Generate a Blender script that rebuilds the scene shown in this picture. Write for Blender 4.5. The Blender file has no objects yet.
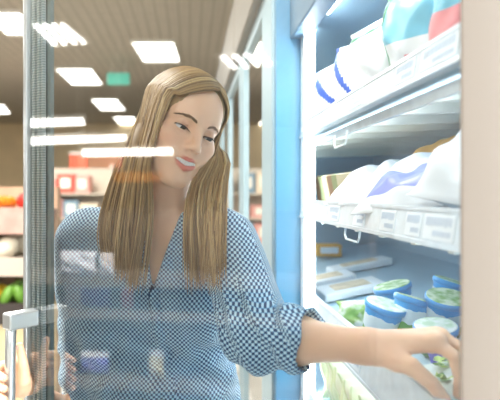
import bpy, bmesh, math, random
import numpy as np
from mathutils import Vector, Matrix
random.seed(7)
SC = bpy.context.scene
COL = SC.collection
F, CX, CY, CAMZ = 550.0, 190.0, 193.0, 1.38

def P(px, py, Y):
    return np.array([Y*(px-CX)/F, Y, CAMZ + Y*(CY-py)/F])

# ------------------------------------------------------------------ camera
cam = bpy.data.cameras.new('camera'); camo = bpy.data.objects.new('camera', cam); COL.objects.link(camo)
camo.location = (0, 0, CAMZ); camo.rotation_euler = (math.pi/2, 0, 0)
cam.sensor_width = 36.0; cam.lens = 36.0*F/500.0
cam.shift_x = (250-CX)/500.0; cam.shift_y = (CY-200)/500.0
cam.clip_start = 0.02; cam.clip_end = 100
cam.dof.use_dof = True; cam.dof.focus_distance = 1.03; cam.dof.aperture_fstop = 3.6
SC.camera = camo
SC.view_settings.view_transform = 'Standard'; SC.view_settings.look = 'None'
SC.view_settings.exposure = 0.0; SC.view_settings.gamma = 1.0; SC.view_settings.use_curve_mapping = False
try: SC.cycles.use_denoising = True
except Exception: pass
try:
    SC.cycles.max_bounces = 10; SC.cycles.transparent_max_bounces = 16; SC.cycles.sample_clamp_indirect = 6.0
except Exception: pass

# ------------------------------------------------------------------ materials
def srgb(r, g, b):
    f = lambda c: (c/255/12.92) if c/255 <= 0.04045 else ((c/255+0.055)/1.055)**2.4
    return (f(r), f(g), f(b), 1.0)
MATS = {}
class NT:
    def __init__(s, m): s.t = m.node_tree; s.n = s.t.nodes; s.l = s.t.links
    def new(s, typ, **kw):
        n = s.n.new(typ)
        for k, v in kw.items(): setattr(n, k, v)
        return n
    def link(s, a, b): s.l.new(a, b)
def mat(name, col, rough=0.5, metal=0.0, spec=0.5, emit=None, estr=0.0, noise=0.0, nscale=20, bump=0.0, bscale=60, sss=0.0, trans=0.0, alpha=1.0):
    if name in MATS: return MATS[name]
    m = bpy.data.materials.new(name); m.use_nodes = True; MATS[name] = m
    t = NT(m); b = t.n['Principled BSDF']
    b.inputs['Base Color'].default_value = col; b.inputs['Roughness'].default_value = rough
    b.inputs['Metallic'].default_value = metal; b.inputs['Specular IOR Level'].default_value = spec
    if emit: b.inputs['Emission Color'].default_value = emit; b.inputs['Emission Strength'].default_value = estr
    if sss: b.inputs['Subsurface Weight'].default_value = sss; b.inputs['Subsurface Radius'].default_value = (0.01, 0.004, 0.002); b.inputs['Subsurface Scale'].default_value = 1.0
    if trans: b.inputs['Transmission Weight'].default_value = trans
    if alpha < 1: b.inputs['Alpha'].default_value = alpha
    if noise or bump:
        tc = t.new('ShaderNodeTexCoord')
        if noise:
            nz = t.new('ShaderNodeTexNoise'); nz.inputs['Scale'].default_value = nscale; nz.inputs['Detail'].default_value = 4
            t.link(tc.outputs['Object'], nz.inputs['Vector'])
            mx = t.new('ShaderNodeMixRGB', blend_type='MULTIPLY'); mx.inputs[0].default_value = 1.0
            mr = t.new('ShaderNodeMapRange'); mr.inputs['From Min'].default_value = 0.3; mr.inputs['From Max'].default_value = 0.7
            mr.inputs['To Min'].default_value = 1-noise; mr.inputs['To Max'].default_value = 1+noise*0.4
            t.link(nz.outputs['Fac'], mr.inputs['Value']); mx.inputs[1].default_value = col
            t.link(mr.outputs['Result'], mx.inputs[2]); t.link(mx.outputs[0], b.inputs['Base Color'])
        if bump:
            nb = t.new('ShaderNodeTexNoise'); nb.inputs['Scale'].default_value = bscale; t.link(tc.outputs['Object'], nb.inputs['Vector'])
            bp = t.new('ShaderNodeBump'); bp.inputs['Strength'].default_value = bump; bp.inputs['Distance'].default_value = 0.01
            t.link(nb.outputs['Fac'], bp.inputs['Height']); t.link(bp.outputs['Normal'], b.inputs['Normal'])
    return m
def emat(name, col, s):
    m = mat(name, (0.8, 0.8, 0.8, 1), 0.5, emit=col, estr=s); return m

# ------------------------------------------------------------------ mesh helpers
class MB:
    def __init__(s): s.v = []; s.f = []; s.m = []
    def add(s, vs, fs, mi=0):
        o = len(s.v); s.v += [tuple(map(float, v)) for v in vs]
        for f in fs: s.f.append(tuple(o+i for i in f)); s.m.append(mi)
        return s
    def box(s, lo, hi, mi=0, M=None):
        x0, y0, z0 = lo; x1, y1, z1 = hi
        vs = [(x0,y0,z0),(x1,y0,z0),(x1,y1,z0),(x0,y1,z0),(x0,y0,z1),(x1,y0,z1),(x1,y1,z1),(x0,y1,z1)]
        if M is not None: vs = [M @ Vector(v) for v in vs]
        return s.add(vs, [(3,2,1,0),(4,5,6,7),(0,1,5,4),(1,2,6,5),(2,3,7,6),(3,0,4,7)], mi)
    def hexa(s, vs, mi=0):   # 8 corner points in box order
        return s.add(vs, [(3,2,1,0),(4,5,6,7),(0,1,5,4),(1,2,6,5),(2,3,7,6),(3,0,4,7)], mi)
    def tube(s, pts, r, n=10, mi=0, cap=True):
        pts = [Vector(p) for p in pts]; rs = r if isinstance(r, (list, tuple)) else [r]*len(pts)
        vs, fs = [], []; up = None
        for i, p in enumerate(pts):
            d = (pts[min(i+1, len(pts)-1)]-pts[max(i-1, 0)]).normalized()
            if up is None: up = Vector((0,0,1)) if abs(d.z) < 0.9 else Vector((1,0,0))
            a = d.cross(up).normalized(); b = a.cross(d).normalized(); up = b
            for k in range(n):
                t = 2*math.pi*k/n; vs.append(p+rs[i]*(math.cos(t)*a+math.sin(t)*b))
        for i in range(len(pts)-1):
            for k in range(n):
                fs.append((i*n+k, i*n+(k+1) % n, (i+1)*n+(k+1) % n, (i+1)*n+k))
        if cap: fs.append(tuple(range(n))[::-1]); fs.append(tuple((len(pts)-1)*n+k for k in range(n)))
        return s.add(vs, fs, mi)
    def lathe(s, prof, n=28, c=(0,0,0), mis=None, mi=0):
        vs, fs = [], []
        for (r, z) in prof:
            for k in range(n):
                t = 2*math.pi*k/n; vs.append((c[0]+r*math.cos(t), c[1]+r*math.sin(t), c[2]+z))
        o = len(s.v); s.v += vs
        for i in range(len(prof)-1):
            for k in range(n):
                s.f.append((o+i*n+k, o+i*n+(k+1) % n, o+(i+1)*n+(k+1) % n, o+(i+1)*n+k)); s.m.append(mis[i] if mis else mi)
        s.f.append(tuple(o+k for k in range(n))[::-1]); s.m.append(mis[0] if mis else mi)
        s.f.append(tuple(o+(len(prof)-1)*n+k for k in range(n))); s.m.append(mis[-1] if mis else mi)
        return s
    def build(s, name, mats, parent=None, smooth=False, bevel=0.0, recalc=True):
        me = bpy.data.meshes.new(name); me.from_pydata(s.v, [], s.f)
        if not isinstance(mats, (list, tuple)): mats = [mats]
        for m in mats: me.materials.append(m)
        for p, i in zip(me.polygons, s.m): p.material_index = min(i, len(mats)-1); p.use_smooth = smooth
        if recalc:
            bm = bmesh.new(); bm.from_mesh(me); bmesh.ops.recalc_face_normals(bm, faces=bm.faces)
            bm.to_mesh(me); bm.free()
        o = bpy.data.objects.new(name, me); COL.objects.link(o)
        if bevel:
            bv = o.modifiers.new('bevel', 'BEVEL'); bv.width = bevel; bv.segments = 2; bv.limit_method = 'ANGLE'
        if parent: attach(o, parent)
        return o
def attach(o, parent):
    o.parent = parent; o.matrix_parent_inverse = world_m(parent).inverted()
def world_m(o):
    m = Matrix.LocRotScale(o.location, o.rotation_euler, o.scale)
    if o.parent: m = world_m(o.parent) @ o.matrix_parent_inverse @ m
    return m
def tag(o, label=None, cat=None, group=None, kind=None):
    if label: o['label'] = label
    if cat: o['category'] = cat
    if group: o['group'] = group
    if kind: o['kind'] = kind
    return o
def empty(name, loc=(0,0,0), rz=0.0):
    o = bpy.data.objects.new(name, None); COL.objects.link(o); o.location = loc; o.rotation_euler = (0,0,rz); o.empty_display_size = 0.05
    return o
def thing(name, label, cat, loc=(0,0,0), group=None, rz=0.0):
    return tag(empty(name, loc, rz), label, cat, group)
def struct(name, mb, m):
    return tag(mb.build(name, m), kind='structure')
def dup(root, loc, rot=None, label=None, group=None):
    r = root.copy(); COL.objects.link(r); r.location = loc
    if rot is not None: r.rotation_euler = rot
    if label: r['label'] = label
    if group: r['group'] = group
    for ch in list(root.children):
        c = ch.copy(); COL.objects.link(c); c.parent = r
        for g in ch.children:
            d = g.copy(); COL.objects.link(d); d.parent = c
    return r

# ------------------------------------------------------------------ the opened glass door, its plane (top view)
HG = np.array([0.30, 0.53]); DT = np.array([-0.727, 0.6866]); DT = DT/np.linalg.norm(DT)
DN = np.array([-DT[1], DT[0]]);
if DN[1] > 0: DN = -DN            # the outer face of the door
DW = 0.88
def D(s, off, h):
    q = HG + s*DT + off*DN
    return Vector((q[0], q[1], CAMZ+h))
def mirror(p):
    q = np.array(p[:2])-HG; q = q-2*np.dot(q, DN)*DN + HG
    return np.array([q[0], q[1], p[2]])
DM = Matrix(((DT[0], DN[0], 0, HG[0]), (DT[1], DN[1], 0, HG[1]), (0, 0, 1, CAMZ), (0, 0, 0, 1)))   # door space: (along, outward, height)
# ------------------------------------------------------------------ implicit surfaces for the person
def smin(a, b, k):
    h = np.clip(0.5+0.5*(b-a)/k, 0, 1); return b*(1-h)+a*h-k*h*(1-h)
def smax(a, b, k): return -smin(-a, -b, k)
def ell(p, c, r):
    c = np.asarray(c, float); r = np.asarray(r, float); q = (p-c)/r
    k0 = np.sqrt((q*q).sum(-1))+1e-9; k1 = np.sqrt(((q/r)**2).sum(-1))+1e-9
    return k0*(k0-1.0)/k1
def cone(p, a, b, ra, rb):
    a = np.asarray(a, float); b = np.asarray(b, float); ba = b-a
    t = np.clip(((p-a)@ba)/(ba@ba), 0, 1); q = p-(a+t[..., None]*ba)
    return np.sqrt((q*q).sum(-1))-(ra+(rb-ra)*t)
def chain(p, pts, rs):
    d = None
    for i in range(len(pts)-1):
        e = cone(p, pts[i], pts[i+1], rs[i], rs[i+1]); d = e if d is None else np.minimum(d, e)
    return d

def surface(fn, lo, hi, h, project=2):
    """naive surface nets over the blocks that the surface passes through"""
    lo = np.asarray(lo, float); hi = np.asarray(hi, float)
    B = 8; nb = np.ceil((hi-lo)/(h*B)).astype(int); n = nb*B
    cc = np.stack(np.meshgrid(*[lo[i]+(np.arange(nb[i])+0.5)*h*B for i in range(3)], indexing='ij'), -1)
    dc = fn(cc.reshape(-1, 3)).reshape(nb)
    G = np.where(dc < 0, -1.0, 1.0).astype(np.float32)
    G = np.repeat(np.repeat(np.repeat(G, B, 0), B, 1), B, 2)
    act = np.argwhere(np.abs(dc) < h*B*1.25)
    off = np.stack(np.meshgrid(*[np.arange(B)]*3, indexing='ij'), -1).reshape(-1, 3)
    for s in range(0, len(act), 400):
        a = act[s:s+400]; ix = (a[:, None, :]*B+off[None]).reshape(-1, 3)
        d = fn(lo+(ix+0.5)*h); G[ix[:, 0], ix[:, 1], ix[:, 2]] = d
    S = G < 0
    cell = [S[i:n[0]-1+i, j:n[1]-1+j, k:n[2]-1+k] for i in (0,1) for j in (0,1) for k in (0,1)]
    cnt = sum(c.astype(np.int8) for c in cell); m = (cnt > 0) & (cnt < 8)
    idx = np.argwhere(m); vid = -np.ones(m.shape, np.int64); vid[m] = np.arange(len(idx))
    acc = np.zeros((len(idx), 3)); num = np.zeros(len(idx)); I = idx
    for ax in range(3):
        o1, o2 = [a for a in range(3) if a != ax]
        for u in (0, 1):
            for v in (0, 1):
                p0 = I.copy(); p0[:, o1] += u; p0[:, o2] += v; p1 = p0.copy(); p1[:, ax] += 1
                g0 = G[p0[:, 0], p0[:, 1], p0[:, 2]].astype(float); g1 = G[p1[:, 0], p1[:, 1], p1[:, 2]].astype(float); c = (g0 < 0) != (g1 < 0)
                t = np.where(c, g0/(g0-g1+1e-12), 0); q = p0.astype(float); q[:, ax] += t
                acc[c] += q[c]; num[c] += 1
    V = lo+(acc/num[:, None]+0.5)*h
    Fs = []
    for ax in range(3):
        o1, o2 = [(1, 2), (2, 0), (0, 1)][ax]
        sl0 = [slice(1, None)]*3; sl0[ax] = slice(0, n[ax]-1); sl1 = [slice(1, None)]*3; sl1[ax] = slice(1, n[ax])
        a = S[tuple(sl0)]; b = S[tuple(sl1)]; e = np.argwhere(a != b)
        base = e+1; base[:, ax] -= 1
        ok = np.all([(base[:, i] < m.shape[i]) for i in range(3)], 0); base = base[ok]; e = e[ok]
        flip = b[e[:, 0], e[:, 1], e[:, 2]]
        qs = []
        for (u, v) in ((-1, -1), (0, -1), (0, 0), (-1, 0)):
            q = base.copy(); q[:, o1] += u; q[:, o2] += v; qs.append(vid[q[:, 0], q[:, 1], q[:, 2]])
        Q = np.stack(qs, 1); Q[flip] = Q[flip][:, ::-1]
        Fs.append(Q[(Q >= 0).all(1)])
    Fs = np.concatenate(Fs)
    for _ in range(project):
        d, g = dgrad(fn, V); V = V-np.clip(d, -h, h)[:, None]*g
    return V, Fs
def dgrad(fn, V, e=6e-4):
    d = fn(V); g = np.stack([fn(V+np.eye(3)[i]*e)-d for i in range(3)], 1); g /= (np.linalg.norm(g, axis=1, keepdims=True)+1e-12)
    return d, g
def np_mesh(name, V, Fs, mats, parent=None, smooth=True, mi=None, attr=None):
    me = bpy.data.meshes.new(name)
    me.vertices.add(len(V)); me.vertices.foreach_set('co', np.asarray(V, np.float32).ravel())
    me.loops.add(Fs.size); me.loops.foreach_set('vertex_index', Fs.astype(np.int32).ravel())
    me.polygons.add(len(Fs)); me.polygons.foreach_set('loop_start', (np.arange(len(Fs))*Fs.shape[1]).astype(np.int32))
    for m in mats: me.materials.append(m)
    if mi is not None: me.polygons.foreach_set('material_index', mi.astype(np.int32))
    me.polygons.foreach_set('use_smooth', np.full(len(Fs), smooth))
    me.update(calc_edges=True); me.validate()
    if attr is not None:
        for nm, a in attr.items():
            at = me.color_attributes.new(nm, 'FLOAT_COLOR', 'POINT')
            at.data.foreach_set('color', np.concatenate([a, np.ones((len(a), 1))], 1).astype(np.float32).ravel())
    o = bpy.data.objects.new(name, me); COL.objects.link(o)
    if parent: attach(o, parent)
    return o

# ------------------------------------------------------------------ pose
yaw, pitch, roll = math.radians(27), math.radians(13), math.radians(19)
r0 = np.array([math.cos(yaw), math.sin(yaw), 0]); f0 = np.array([math.sin(yaw), -math.cos(yaw), 0]); u0 = np.array([0, 0, 1.0])
f1 = f0*math.cos(pitch)-u0*math.sin(pitch); u1 = u0*math.cos(pitch)+f0*math.sin(pitch)
HU = u1*math.cos(roll)+r0*math.sin(roll); HR = r0*math.cos(roll)-u1*math.sin(roll); HF = f1
HS = .94
EYEMID = P(197.3, 131.2, 1.0)
HO = EYEMID-0.074*HS*HF
HM = np.stack([HR, HF, HU])                       # rows: world -> head space
def to_head(p): return (p-HO)@HM.T/HS
def H(x, y, z): return HO+HS*(x*HR+y*HF+z*HU)

LIPS_U = [(-.0345,.0600,-.0480),(-.0165,.0798,-.0562),(-.004,.0868,-.0575),(0,.0870,-.0582),(.004,.0868,-.0575),(.0165,.0798,-.0562),(.0345,.0600,-.0480)]
LIPS_L = [(-.0340,.0604,-.0495),(-.0170,.0795,-.0705),(0,.0860,-.0760),(.0170,.0795,-.0705),(.0340,.0604,-.0495)]
RU = [.0020,.0031,.0035,.0033,.0035,.0031,.0020]; RL = [.0020,.0042,.0050,.0042,.0020]
def head_sdf(q):
    ax = np.abs(q[:, 0]); m = np.stack([ax, q[:, 1], q[:, 2]], 1)
    d = ell(q, (0,-.008,.035), (.073,.092,.075))
    d = smin(d, ell(q, (0,.024,-.038), (.0585,.057,.074)), .022)
    d = smin(d, cone(m, (.050,-.004,-.052), (.012,.058,-.098), .017, .016), .03)
    d = smin(d, ell(q, (0,.062,-.099), (.020,.017,.017)), .018)
    d = smin(d, ell(m, (.041,.046,-.026), (.024,.024,.020)), .022)
    d = smin(d, ell(m, (.030,.060,-.047), (.016,.016,.014)), .018)      # raised cheek of the smile
    d = smin(d, cone(m, (.012,.074,.0175), (.045,.055,.019), .0075, .007), .016)
    d = smin(d, ell(q, (0,.070,-.062), (.026,.0125,.022)), .018)      # muzzle
    d = smax(d, -ell(m, (.0315,.082,-.001), (.0155,.0165,.0115)), .013)
    # nose
    d = smin(d, cone(q, (0,.073,.010), (0,.0955,-.029), .0072, .0080), .014)
    d = smin(d, ell(q, (0,.0965,-.0325), (.0086,.0086,.0078)), .007)
    d = smin(d, ell(m, (.0105,.0855,-.0355), (.0068,.0085,.0064)), .009)
    d = smax(d, -ell(m, (.0056,.0925,-.0415), (.0026,.0045,.0024)), .004)
    # eyelids
    lid = ell(m, (.0315,.0615,-.001), (.0150,.0142,.0140))
    up = smax(lid, -(q[:, 2]+.0012-.10*(m[:, 0]-.0315)), .002)
    lo = smax(lid, (q[:, 2]+.0076), .002)
    d = smin(d, up, .004); d = smin(d, lo, .004)
    # mouth
    d = smax(d, -ell(q, (0,.086,-.0652), (.0280,.019,.0080)), .003)
    d = smin(d, chain(m*np.array([1,1,1]), [LIPS_U[3], LIPS_U[4], LIPS_U[5], LIPS_U[6]], [RU[3], RU[4], RU[5], RU[6]]), .0035)
    d = smin(d, chain(m, [LIPS_L[2], LIPS_L[3], LIPS_L[4]], [RL[2], RL[3], RL[4]]), .0035)
    d = smax(d, -cone(q, (0,.0925,-.049), (0,.091,-.0555), .0022, .002), .004)
    # ears
    e = ell(m, (.0690,-.014,-.012), (.008,.016,.028)); e = smax(e, -ell(m, (.0775,-.010,-.010), (.007,.009,.017)), .004)
    return smin(d, e, .006)

SHL = P(229, 242, 1.07); SHR = P(82, 240, 1.19)
ELL_ = P(258, 336, .885); WRL = P(363, 346, .765)
ELR = P(88, 432, 1.27); WRR = np.array(D(.905, -.045, -.43))
NECKB = P(160, 232, 1.13); CH = P(152, 315, 1.20)
def L(px, py, Y): return P(px-1, py+4.5, Y)
LH_MCP = [L(437,338,.728), L(441,332,.748), L(438,331,.768), L(430,334,.788)]
LH = [
    ([L(437,338,.728), L(455,352,.708), L(461,373,.700), L(459,390,.702)], [.0095,.0083,.0074,.0062]),
    ([L(441,332,.748), L(463,345,.732), L(473,366,.728), L(472,383,.732)], [.0097,.0086,.0076,.0064]),
    ([L(438,331,.768), L(462,343,.758), L(473,363,.756), L(473,380,.758)], [.0094,.0082,.0073,.0062]),
    ([L(430,334,.788), L(450,344,.782), L(459,359,.782), L(459,372,.784)], [.0085,.0073,.0066,.0056]),
]
LTH = ([L(384,351,.748), L(412,362,.716), L(433,379,.702), L(446,396,.700)], [.0150,.0112,.0094,.0075])
RHH = [-.345, -.365, -.385, -.403]
RH = []
for i, hh in enumerate(RHH):
    k = [1, 1.06, 1.0, .9][i]
    RH.append(([D(.876, .018, hh), D(.881, .052, hh+.001), D(.860, .0785, hh-.002), D(.822, .0765, hh-.005)], [.0100*k, .0088*k, .0080*k, .0066*k]))
RTH = ([D(.882, -.012, -.405), D(.858, .012, -.378), D(.850, .022, -.338), D(.849, .030, -.303)], [.0150, .0118, .0100, .0074])
def arr(c): return [np.array(x) for x in c]
def hand(p, wrist, wr, chains, thumb, palm_r=.0125):
    d = None
    for pts, rs in chains:
        mc = cone(p, wrist, np.array(pts[0]), wr*.72, palm_r); d = mc if d is None else smin(d, mc, .012)
    w0 = np.array(chains[0][0][0]); w3 = np.array(chains[3][0][0])
    d = smin(d, cone(p, w0, w3, .0105, .0095), .010)
    tp, tr = thumb
    tp = arr(tp)
    d = smin(d, cone(p, tp[0], tp[1], tr[0], tr[1]), .014)
    d = smin(d, cone(p, 0.5*(tp[0]+tp[1]), 0.35*w0+0.65*np.asarray(wrist), .009, .011), .014)
    fing = chain(p, tp[1:], tr[1:])
    for pts, rs in chains: fing = np.minimum(fing, chain(p, arr(pts), rs))
    return smin(d, fing, .0045)
def torso_sdf(p, inf=0.0):
    d = ell(p, CH, np.array([.150,.100,.20])+inf)
    d = smin(d, cone(p, SHL+np.array([-.015,.03,0]), SHR+np.array([.015,.02,0]), .048+inf, .048+inf), .05)
    d = smin(d, ell(p, P(190,312,1.13), np.array([.062,.062,.066])+inf), .035)
    d = smin(d, ell(p, P(108,318,1.19), np.array([.062,.062,.066])+inf), .035)
    d = smin(d, ell(p, P(166,410,1.23), np.array([.142,.105,.20])+inf), .06)
    d = smin(d, ell(p, P(166,520,1.24), np.array([.165,.125,.14])+inf), .06)
    return d
def body_sdf(p):
    d = torso_sdf(p)
    d = smin(d, cone(p, H(0,-.022,-.045), NECKB+np.array([0,.03,-.02]), .050, .056), .02)
    d = smin(d, cone(p, NECKB+np.array([.0,.03,-.01]), SHL+np.array([-.05,.02,.01]), .050, .040), .04)
    d = smin(d, cone(p, NECKB+np.array([.0,.03,-.01]), SHR+np.array([.05,.02,.01]), .050, .040), .04)
    # collar bones and throat tendons
    d = smin(d, cone(p, P(176,234,1.085), P(212,229,1.05), .004, .004), .012)
    d = smin(d, cone(p, P(157,236,1.095), P(116,233,1.12), .004, .004), .012)
    d = smin(d, cone(p, H(.035,-.02,-.08), P(171,233,1.09), .010, .006), .014)
    d = smin(d, cone(p, SHL, ELL_, .045, .038), .03)
    d = smin(d, cone(p, SHR, ELR, .045, .038), .03)
    mid = ELL_*.62+WRL*.38
    d = smin(d, cone(p, ELL_, mid, .037, .0350), .02); d = smin(d, cone(p, mid, WRL, .0350, .0210), .02)
    midr = ELR*.6+WRR*.4
    d = smin(d, cone(p, ELR, midr, .036, .033), .02); d = smin(d, cone(p, midr, WRR, .033, .021), .02)
    hd = np.linalg.norm(p-HO, axis=1)
    n = hd < .20
    if n.any():
        e = np.full(len(p), 1.0); e[n] = head_sdf(to_head(p[n]))*HS; d = np.where(n, smin(d, e, .016), d)
    for w, wr, ch, th in ((WRL, .021, LH, LTH), (WRR, .021, RH, RTH)):
        n = np.linalg.norm(p-w, axis=1) < .24
        if n.any():
            d[n] = smin(d[n], hand(p[n], w, wr, ch, th), .020)
    return d

# ------------------------------------------------------------------ blouse
CUFF = ELL_+.48*(WRL-ELL_); CUFA = (CUFF-ELL_)/np.linalg.norm(CUFF-ELL_)
CUFR = ELR*.45+WRR*.55; CUFRA = (CUFR-ELR)/np.linalg.norm(CUFR-ELR)
VT = [P(189, 203, 1.08), P(153, 287, 1.06), P(136, 215, 1.10)]
def vneck(p):
    """signed distance, in the front view, to the neck opening (<0 inside)"""
    px = CX+F*p[:, 0]/p[:, 1]; py = CY-F*(p[:, 2]-CAMZ)/p[:, 1]
    t = np.clip((py-200)/88.0, -1, 1.4)
    xl = 139+14*t**1.0; xr = 186-33*t**0.9 if False else 186-33*np.sign(t)*np.abs(t)**0.92
    d = np.maximum(np.maximum(xl-px, px-xr), py-288)*p[:, 1]/F
    back = p[:, 1]-1.19
    return np.maximum(d, back)
def sleeves(p):
    c2 = CUFF
    d = cone(p, SHL, ELL_, .058, .053); d = smin(d, smax(cone(p, ELL_, c2, .053, .0450), ((p-c2)@CUFA), .004), .02)
    # rolled cuff
    q = p-(c2-.006*CUFA); a = q@CUFA; rad = np.linalg.norm(q-a[:, None]*CUFA, axis=1)
    d = smin(d, np.sqrt((np.maximum(np.abs(a)-.014, 0))**2+(rad-.0440)**2)-.0058, .004)
    d = smax(d, -np.maximum(np.maximum(rad-.0392, ((p-c2)@CUFA)-.05), -(((p-c2)@CUFA)+.018)), .004)
    e = cone(p, SHR, ELR, .060, .056); e = smin(e, smax(cone(p, ELR, CUFR, .055, .045), ((p-CUFR)@CUFRA), .004), .02)
    q = p-CUFR; a = q@CUFRA; rad = np.linalg.norm(q-a[:, None]*CUFRA, axis=1)
    e = smax(e, -np.maximum(np.maximum(rad-.039, a-.05), -(a+.03)), .004)
    return np.minimum(d, e)
def blouse_raw(p):
    d = torso_sdf(p, .013)
    d = smin(d, cone(p, NECKB+np.array([.0,.035,-.015]), SHL+np.array([-.03,.02,.012]), .056, .052), .03)
    d = smin(d, cone(p, NECKB+np.array([.0,.035,-.015]), SHR+np.array([.03,.02,.012]), .056, .052), .03)
    d = smin(d, cone(p, P(166,400,1.22), P(166,500,1.23), .15, .17), .06)
    d = smin(d, sleeves(p), .022)
    # cloth folds
    x, y, z = p[:, 0], p[:, 1], p[:, 2]
    w = np.clip((1.12-z)/.06, 0, 1)
    d = d+.0030*w*np.sin(x*105+9*np.sin(z*9)+3*np.sin(y*20))*np.clip((1.40-z)/.4, 0, 1)
    d = d+.0026*np.sin(70*(x*.55+z*.9)+4*np.sin(x*13)+3*np.sin(z*17+1))
    t = ((p-SHL)@(ELL_-SHL))/((ELL_-SHL)@(ELL_-SHL)); n = np.exp(-((t-1.0)/.45)**2)*(np.linalg.norm(p-ELL_, axis=1) < .2)
    d = d+.0045*n*np.sin(((p-SHL)@CUFA)*95+x*25+6*np.sin(z*21))
    return d
def blouse_sdf(p):
    d = blouse_raw(p)
    v = vneck(p)
    d = smin(d, np.maximum(np.abs(d)-.003, np.abs(v-.006)-.005), .003)      # raised edge along the neck opening
    d = smax(d, -v, .003)
    d = smax(d, .80-p[:, 2], .004)
    # neck hole
    d = smax(d, -cone(p, H(0,-.022,-.06), NECKB+np.array([0,.03,.012]), .075, .062), .004)
    return d
# ------------------------------------------------------------------ person
person = thing('person', 'smiling woman with long blond hair in a blue dotted blouse behind the glass door', 'person', (P(166,200,1.2)[0], 1.22, 0))

def attr_mat(name, base, rough, sss=0.0):
    m = mat(name, base, rough, sss=sss); t = NT(m); a = t.new('ShaderNodeVertexColor', layer_name='tint')
    mx = t.new('ShaderNodeMixRGB', blend_type='MULTIPLY'); mx.inputs[0].default_value = 1; mx.inputs[1].default_value = base
    t.link(a.outputs['Color'], mx.inputs[2]); t.link(mx.outputs[0], t.n['Principled BSDF'].inputs['Base Color']); return m
SKIN = attr_mat('skin', srgb(243,196,163), .42, .08)

V, Q = surface(body_sdf, (-.46,.64,.80), (.50,1.42,1.66), .0028)
q = to_head(V); nh = np.linalg.norm(q, axis=1) < .2
tint = np.ones((len(V), 3))
def blend(w, c):
    global tint
    w = np.clip(w, 0, 1)[:, None]*nh[:, None]; tint = tint*(1-w)+w*np.array(c)
mm = np.abs(q[:, 0])
cheek = np.exp(-(((mm-.046)/.02)**2+((q[:, 2]+.034)/.018)**2))*(q[:, 1] > .02); blend(cheek*.45, (.97,.72,.66))
dl = np.minimum(chain(q, LIPS_U, RU), chain(q, LIPS_L, RL)); blend((.0013-dl)/.0012, (.82,.40,.46))
lidw = np.exp(-(((mm-.0315)/.014)**2+((q[:, 2]-.004)/.006)**2))*(q[:, 1] > .04); blend(lidw*.5, (.78,.62,.60))
inm = ell(q, (0,.080,-.0645), (.0235,.016,.0058)); blend((.0-inm)/.001*(dl > .0008), (.35,.12,.12))
fing_tip = np.zeros(len(V))
for pts, rs in LH+RH+[LTH, RTH]: fing_tip = np.maximum(fing_tip, np.exp(-(np.linalg.norm(V-np.array(pts[-1]), axis=1)/.016)**2))
tint = tint*(1-.35*fing_tip[:, None])+.35*fing_tip[:, None]*np.array([.97,.78,.74])
body = np_mesh('body', V, Q, [SKIN], person, attr={'tint': tint})

# finger nails
NAIL = mat('nail', srgb(240,190,180), .2)
def nail(pts, rs, side):
    a, b = np.array(pts[-2]), np.array(pts[-1]); ax = (b-a)/np.linalg.norm(b-a); s = np.array(side, float); s -= ax*(s@ax); s /= np.linalg.norm(s); t = np.cross(ax, s)
    mb = MB(); vs = []; r = rs[-1]
    for i in range(6):
        u = i/5; w = .85*math.sqrt(max(0, 1-(2*u-1)**4))+.1
        for k in range(5):
            g = (k-2)/2*.9*w; vs.append(b+ax*(-.006+.0115*u)+t*(r*math.sin(g))+s*(r*math.cos(g)*1.05+.0004))
    fs = [(i*5+k, i*5+k+1, i*5+k+6, i*5+k+5) for i in range(5) for k in range(4)]
    mb.add(vs, fs); return mb.build('nail', NAIL, person, smooth=True)
nail(LTH[0], LTH[1], (-.3,-1,.25)); nail(LH[0][0], LH[0][1], (.8,-.8,.2)); nail(LH[1][0], LH[1][1], (.9,-.5,.2))
for c in RH: nail(c[0], c[1], tuple(DN)+(0.05,))
nail(RTH[0], RTH[1], (-.7,-.7,.1))

# eyes
EWH = mat('eye_white', srgb(236,232,228), .15); EIR = mat('iris', srgb(78,80,78), .15); EPU = mat('pupil', srgb(12,10,10), .1)
for sx in (-1, 1):
    c = np.array(H(.0315*sx, .0612, -.001)); g = np.array(H(.0315*sx+.012, .118, -.030))-c; g /= np.linalg.norm(g)
    a = np.cross(g, [0,0,1.0]); a /= np.linalg.norm(a); b = np.cross(a, g); vs, fs, ms = [c+g*.0126*HS], [], []
    NL, NR = 20, 24
    for i in range(1, NL+1):
        th = math.pi*i/NL*.72
        for k in range(NR):
            ph = 2*math.pi*k/NR; vs.append(c+.0126*HS*(g*math.cos(th)+math.sin(th)*(a*math.cos(ph)+b*math.sin(ph))))
    mb = MB(); mb.v = [tuple(v) for v in vs]
    for k in range(NR): mb.f.append((0, 1+k, 1+(k+1) % NR)); mb.m.append(2)
    for i in range(NL-1):
        th = math.degrees(math.pi*(i+1.5)/NL*.72)
        for k in range(NR): mb.f.append((1+i*NR+k, 1+i*NR+(k+1) % NR, 1+(i+1)*NR+(k+1) % NR, 1+(i+1)*NR+k)); mb.m.append(2 if th < 14 else 1 if th < 31 else 0)
    mb.build('eye', [EWH, EIR, EPU], person, smooth=True)

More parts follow.
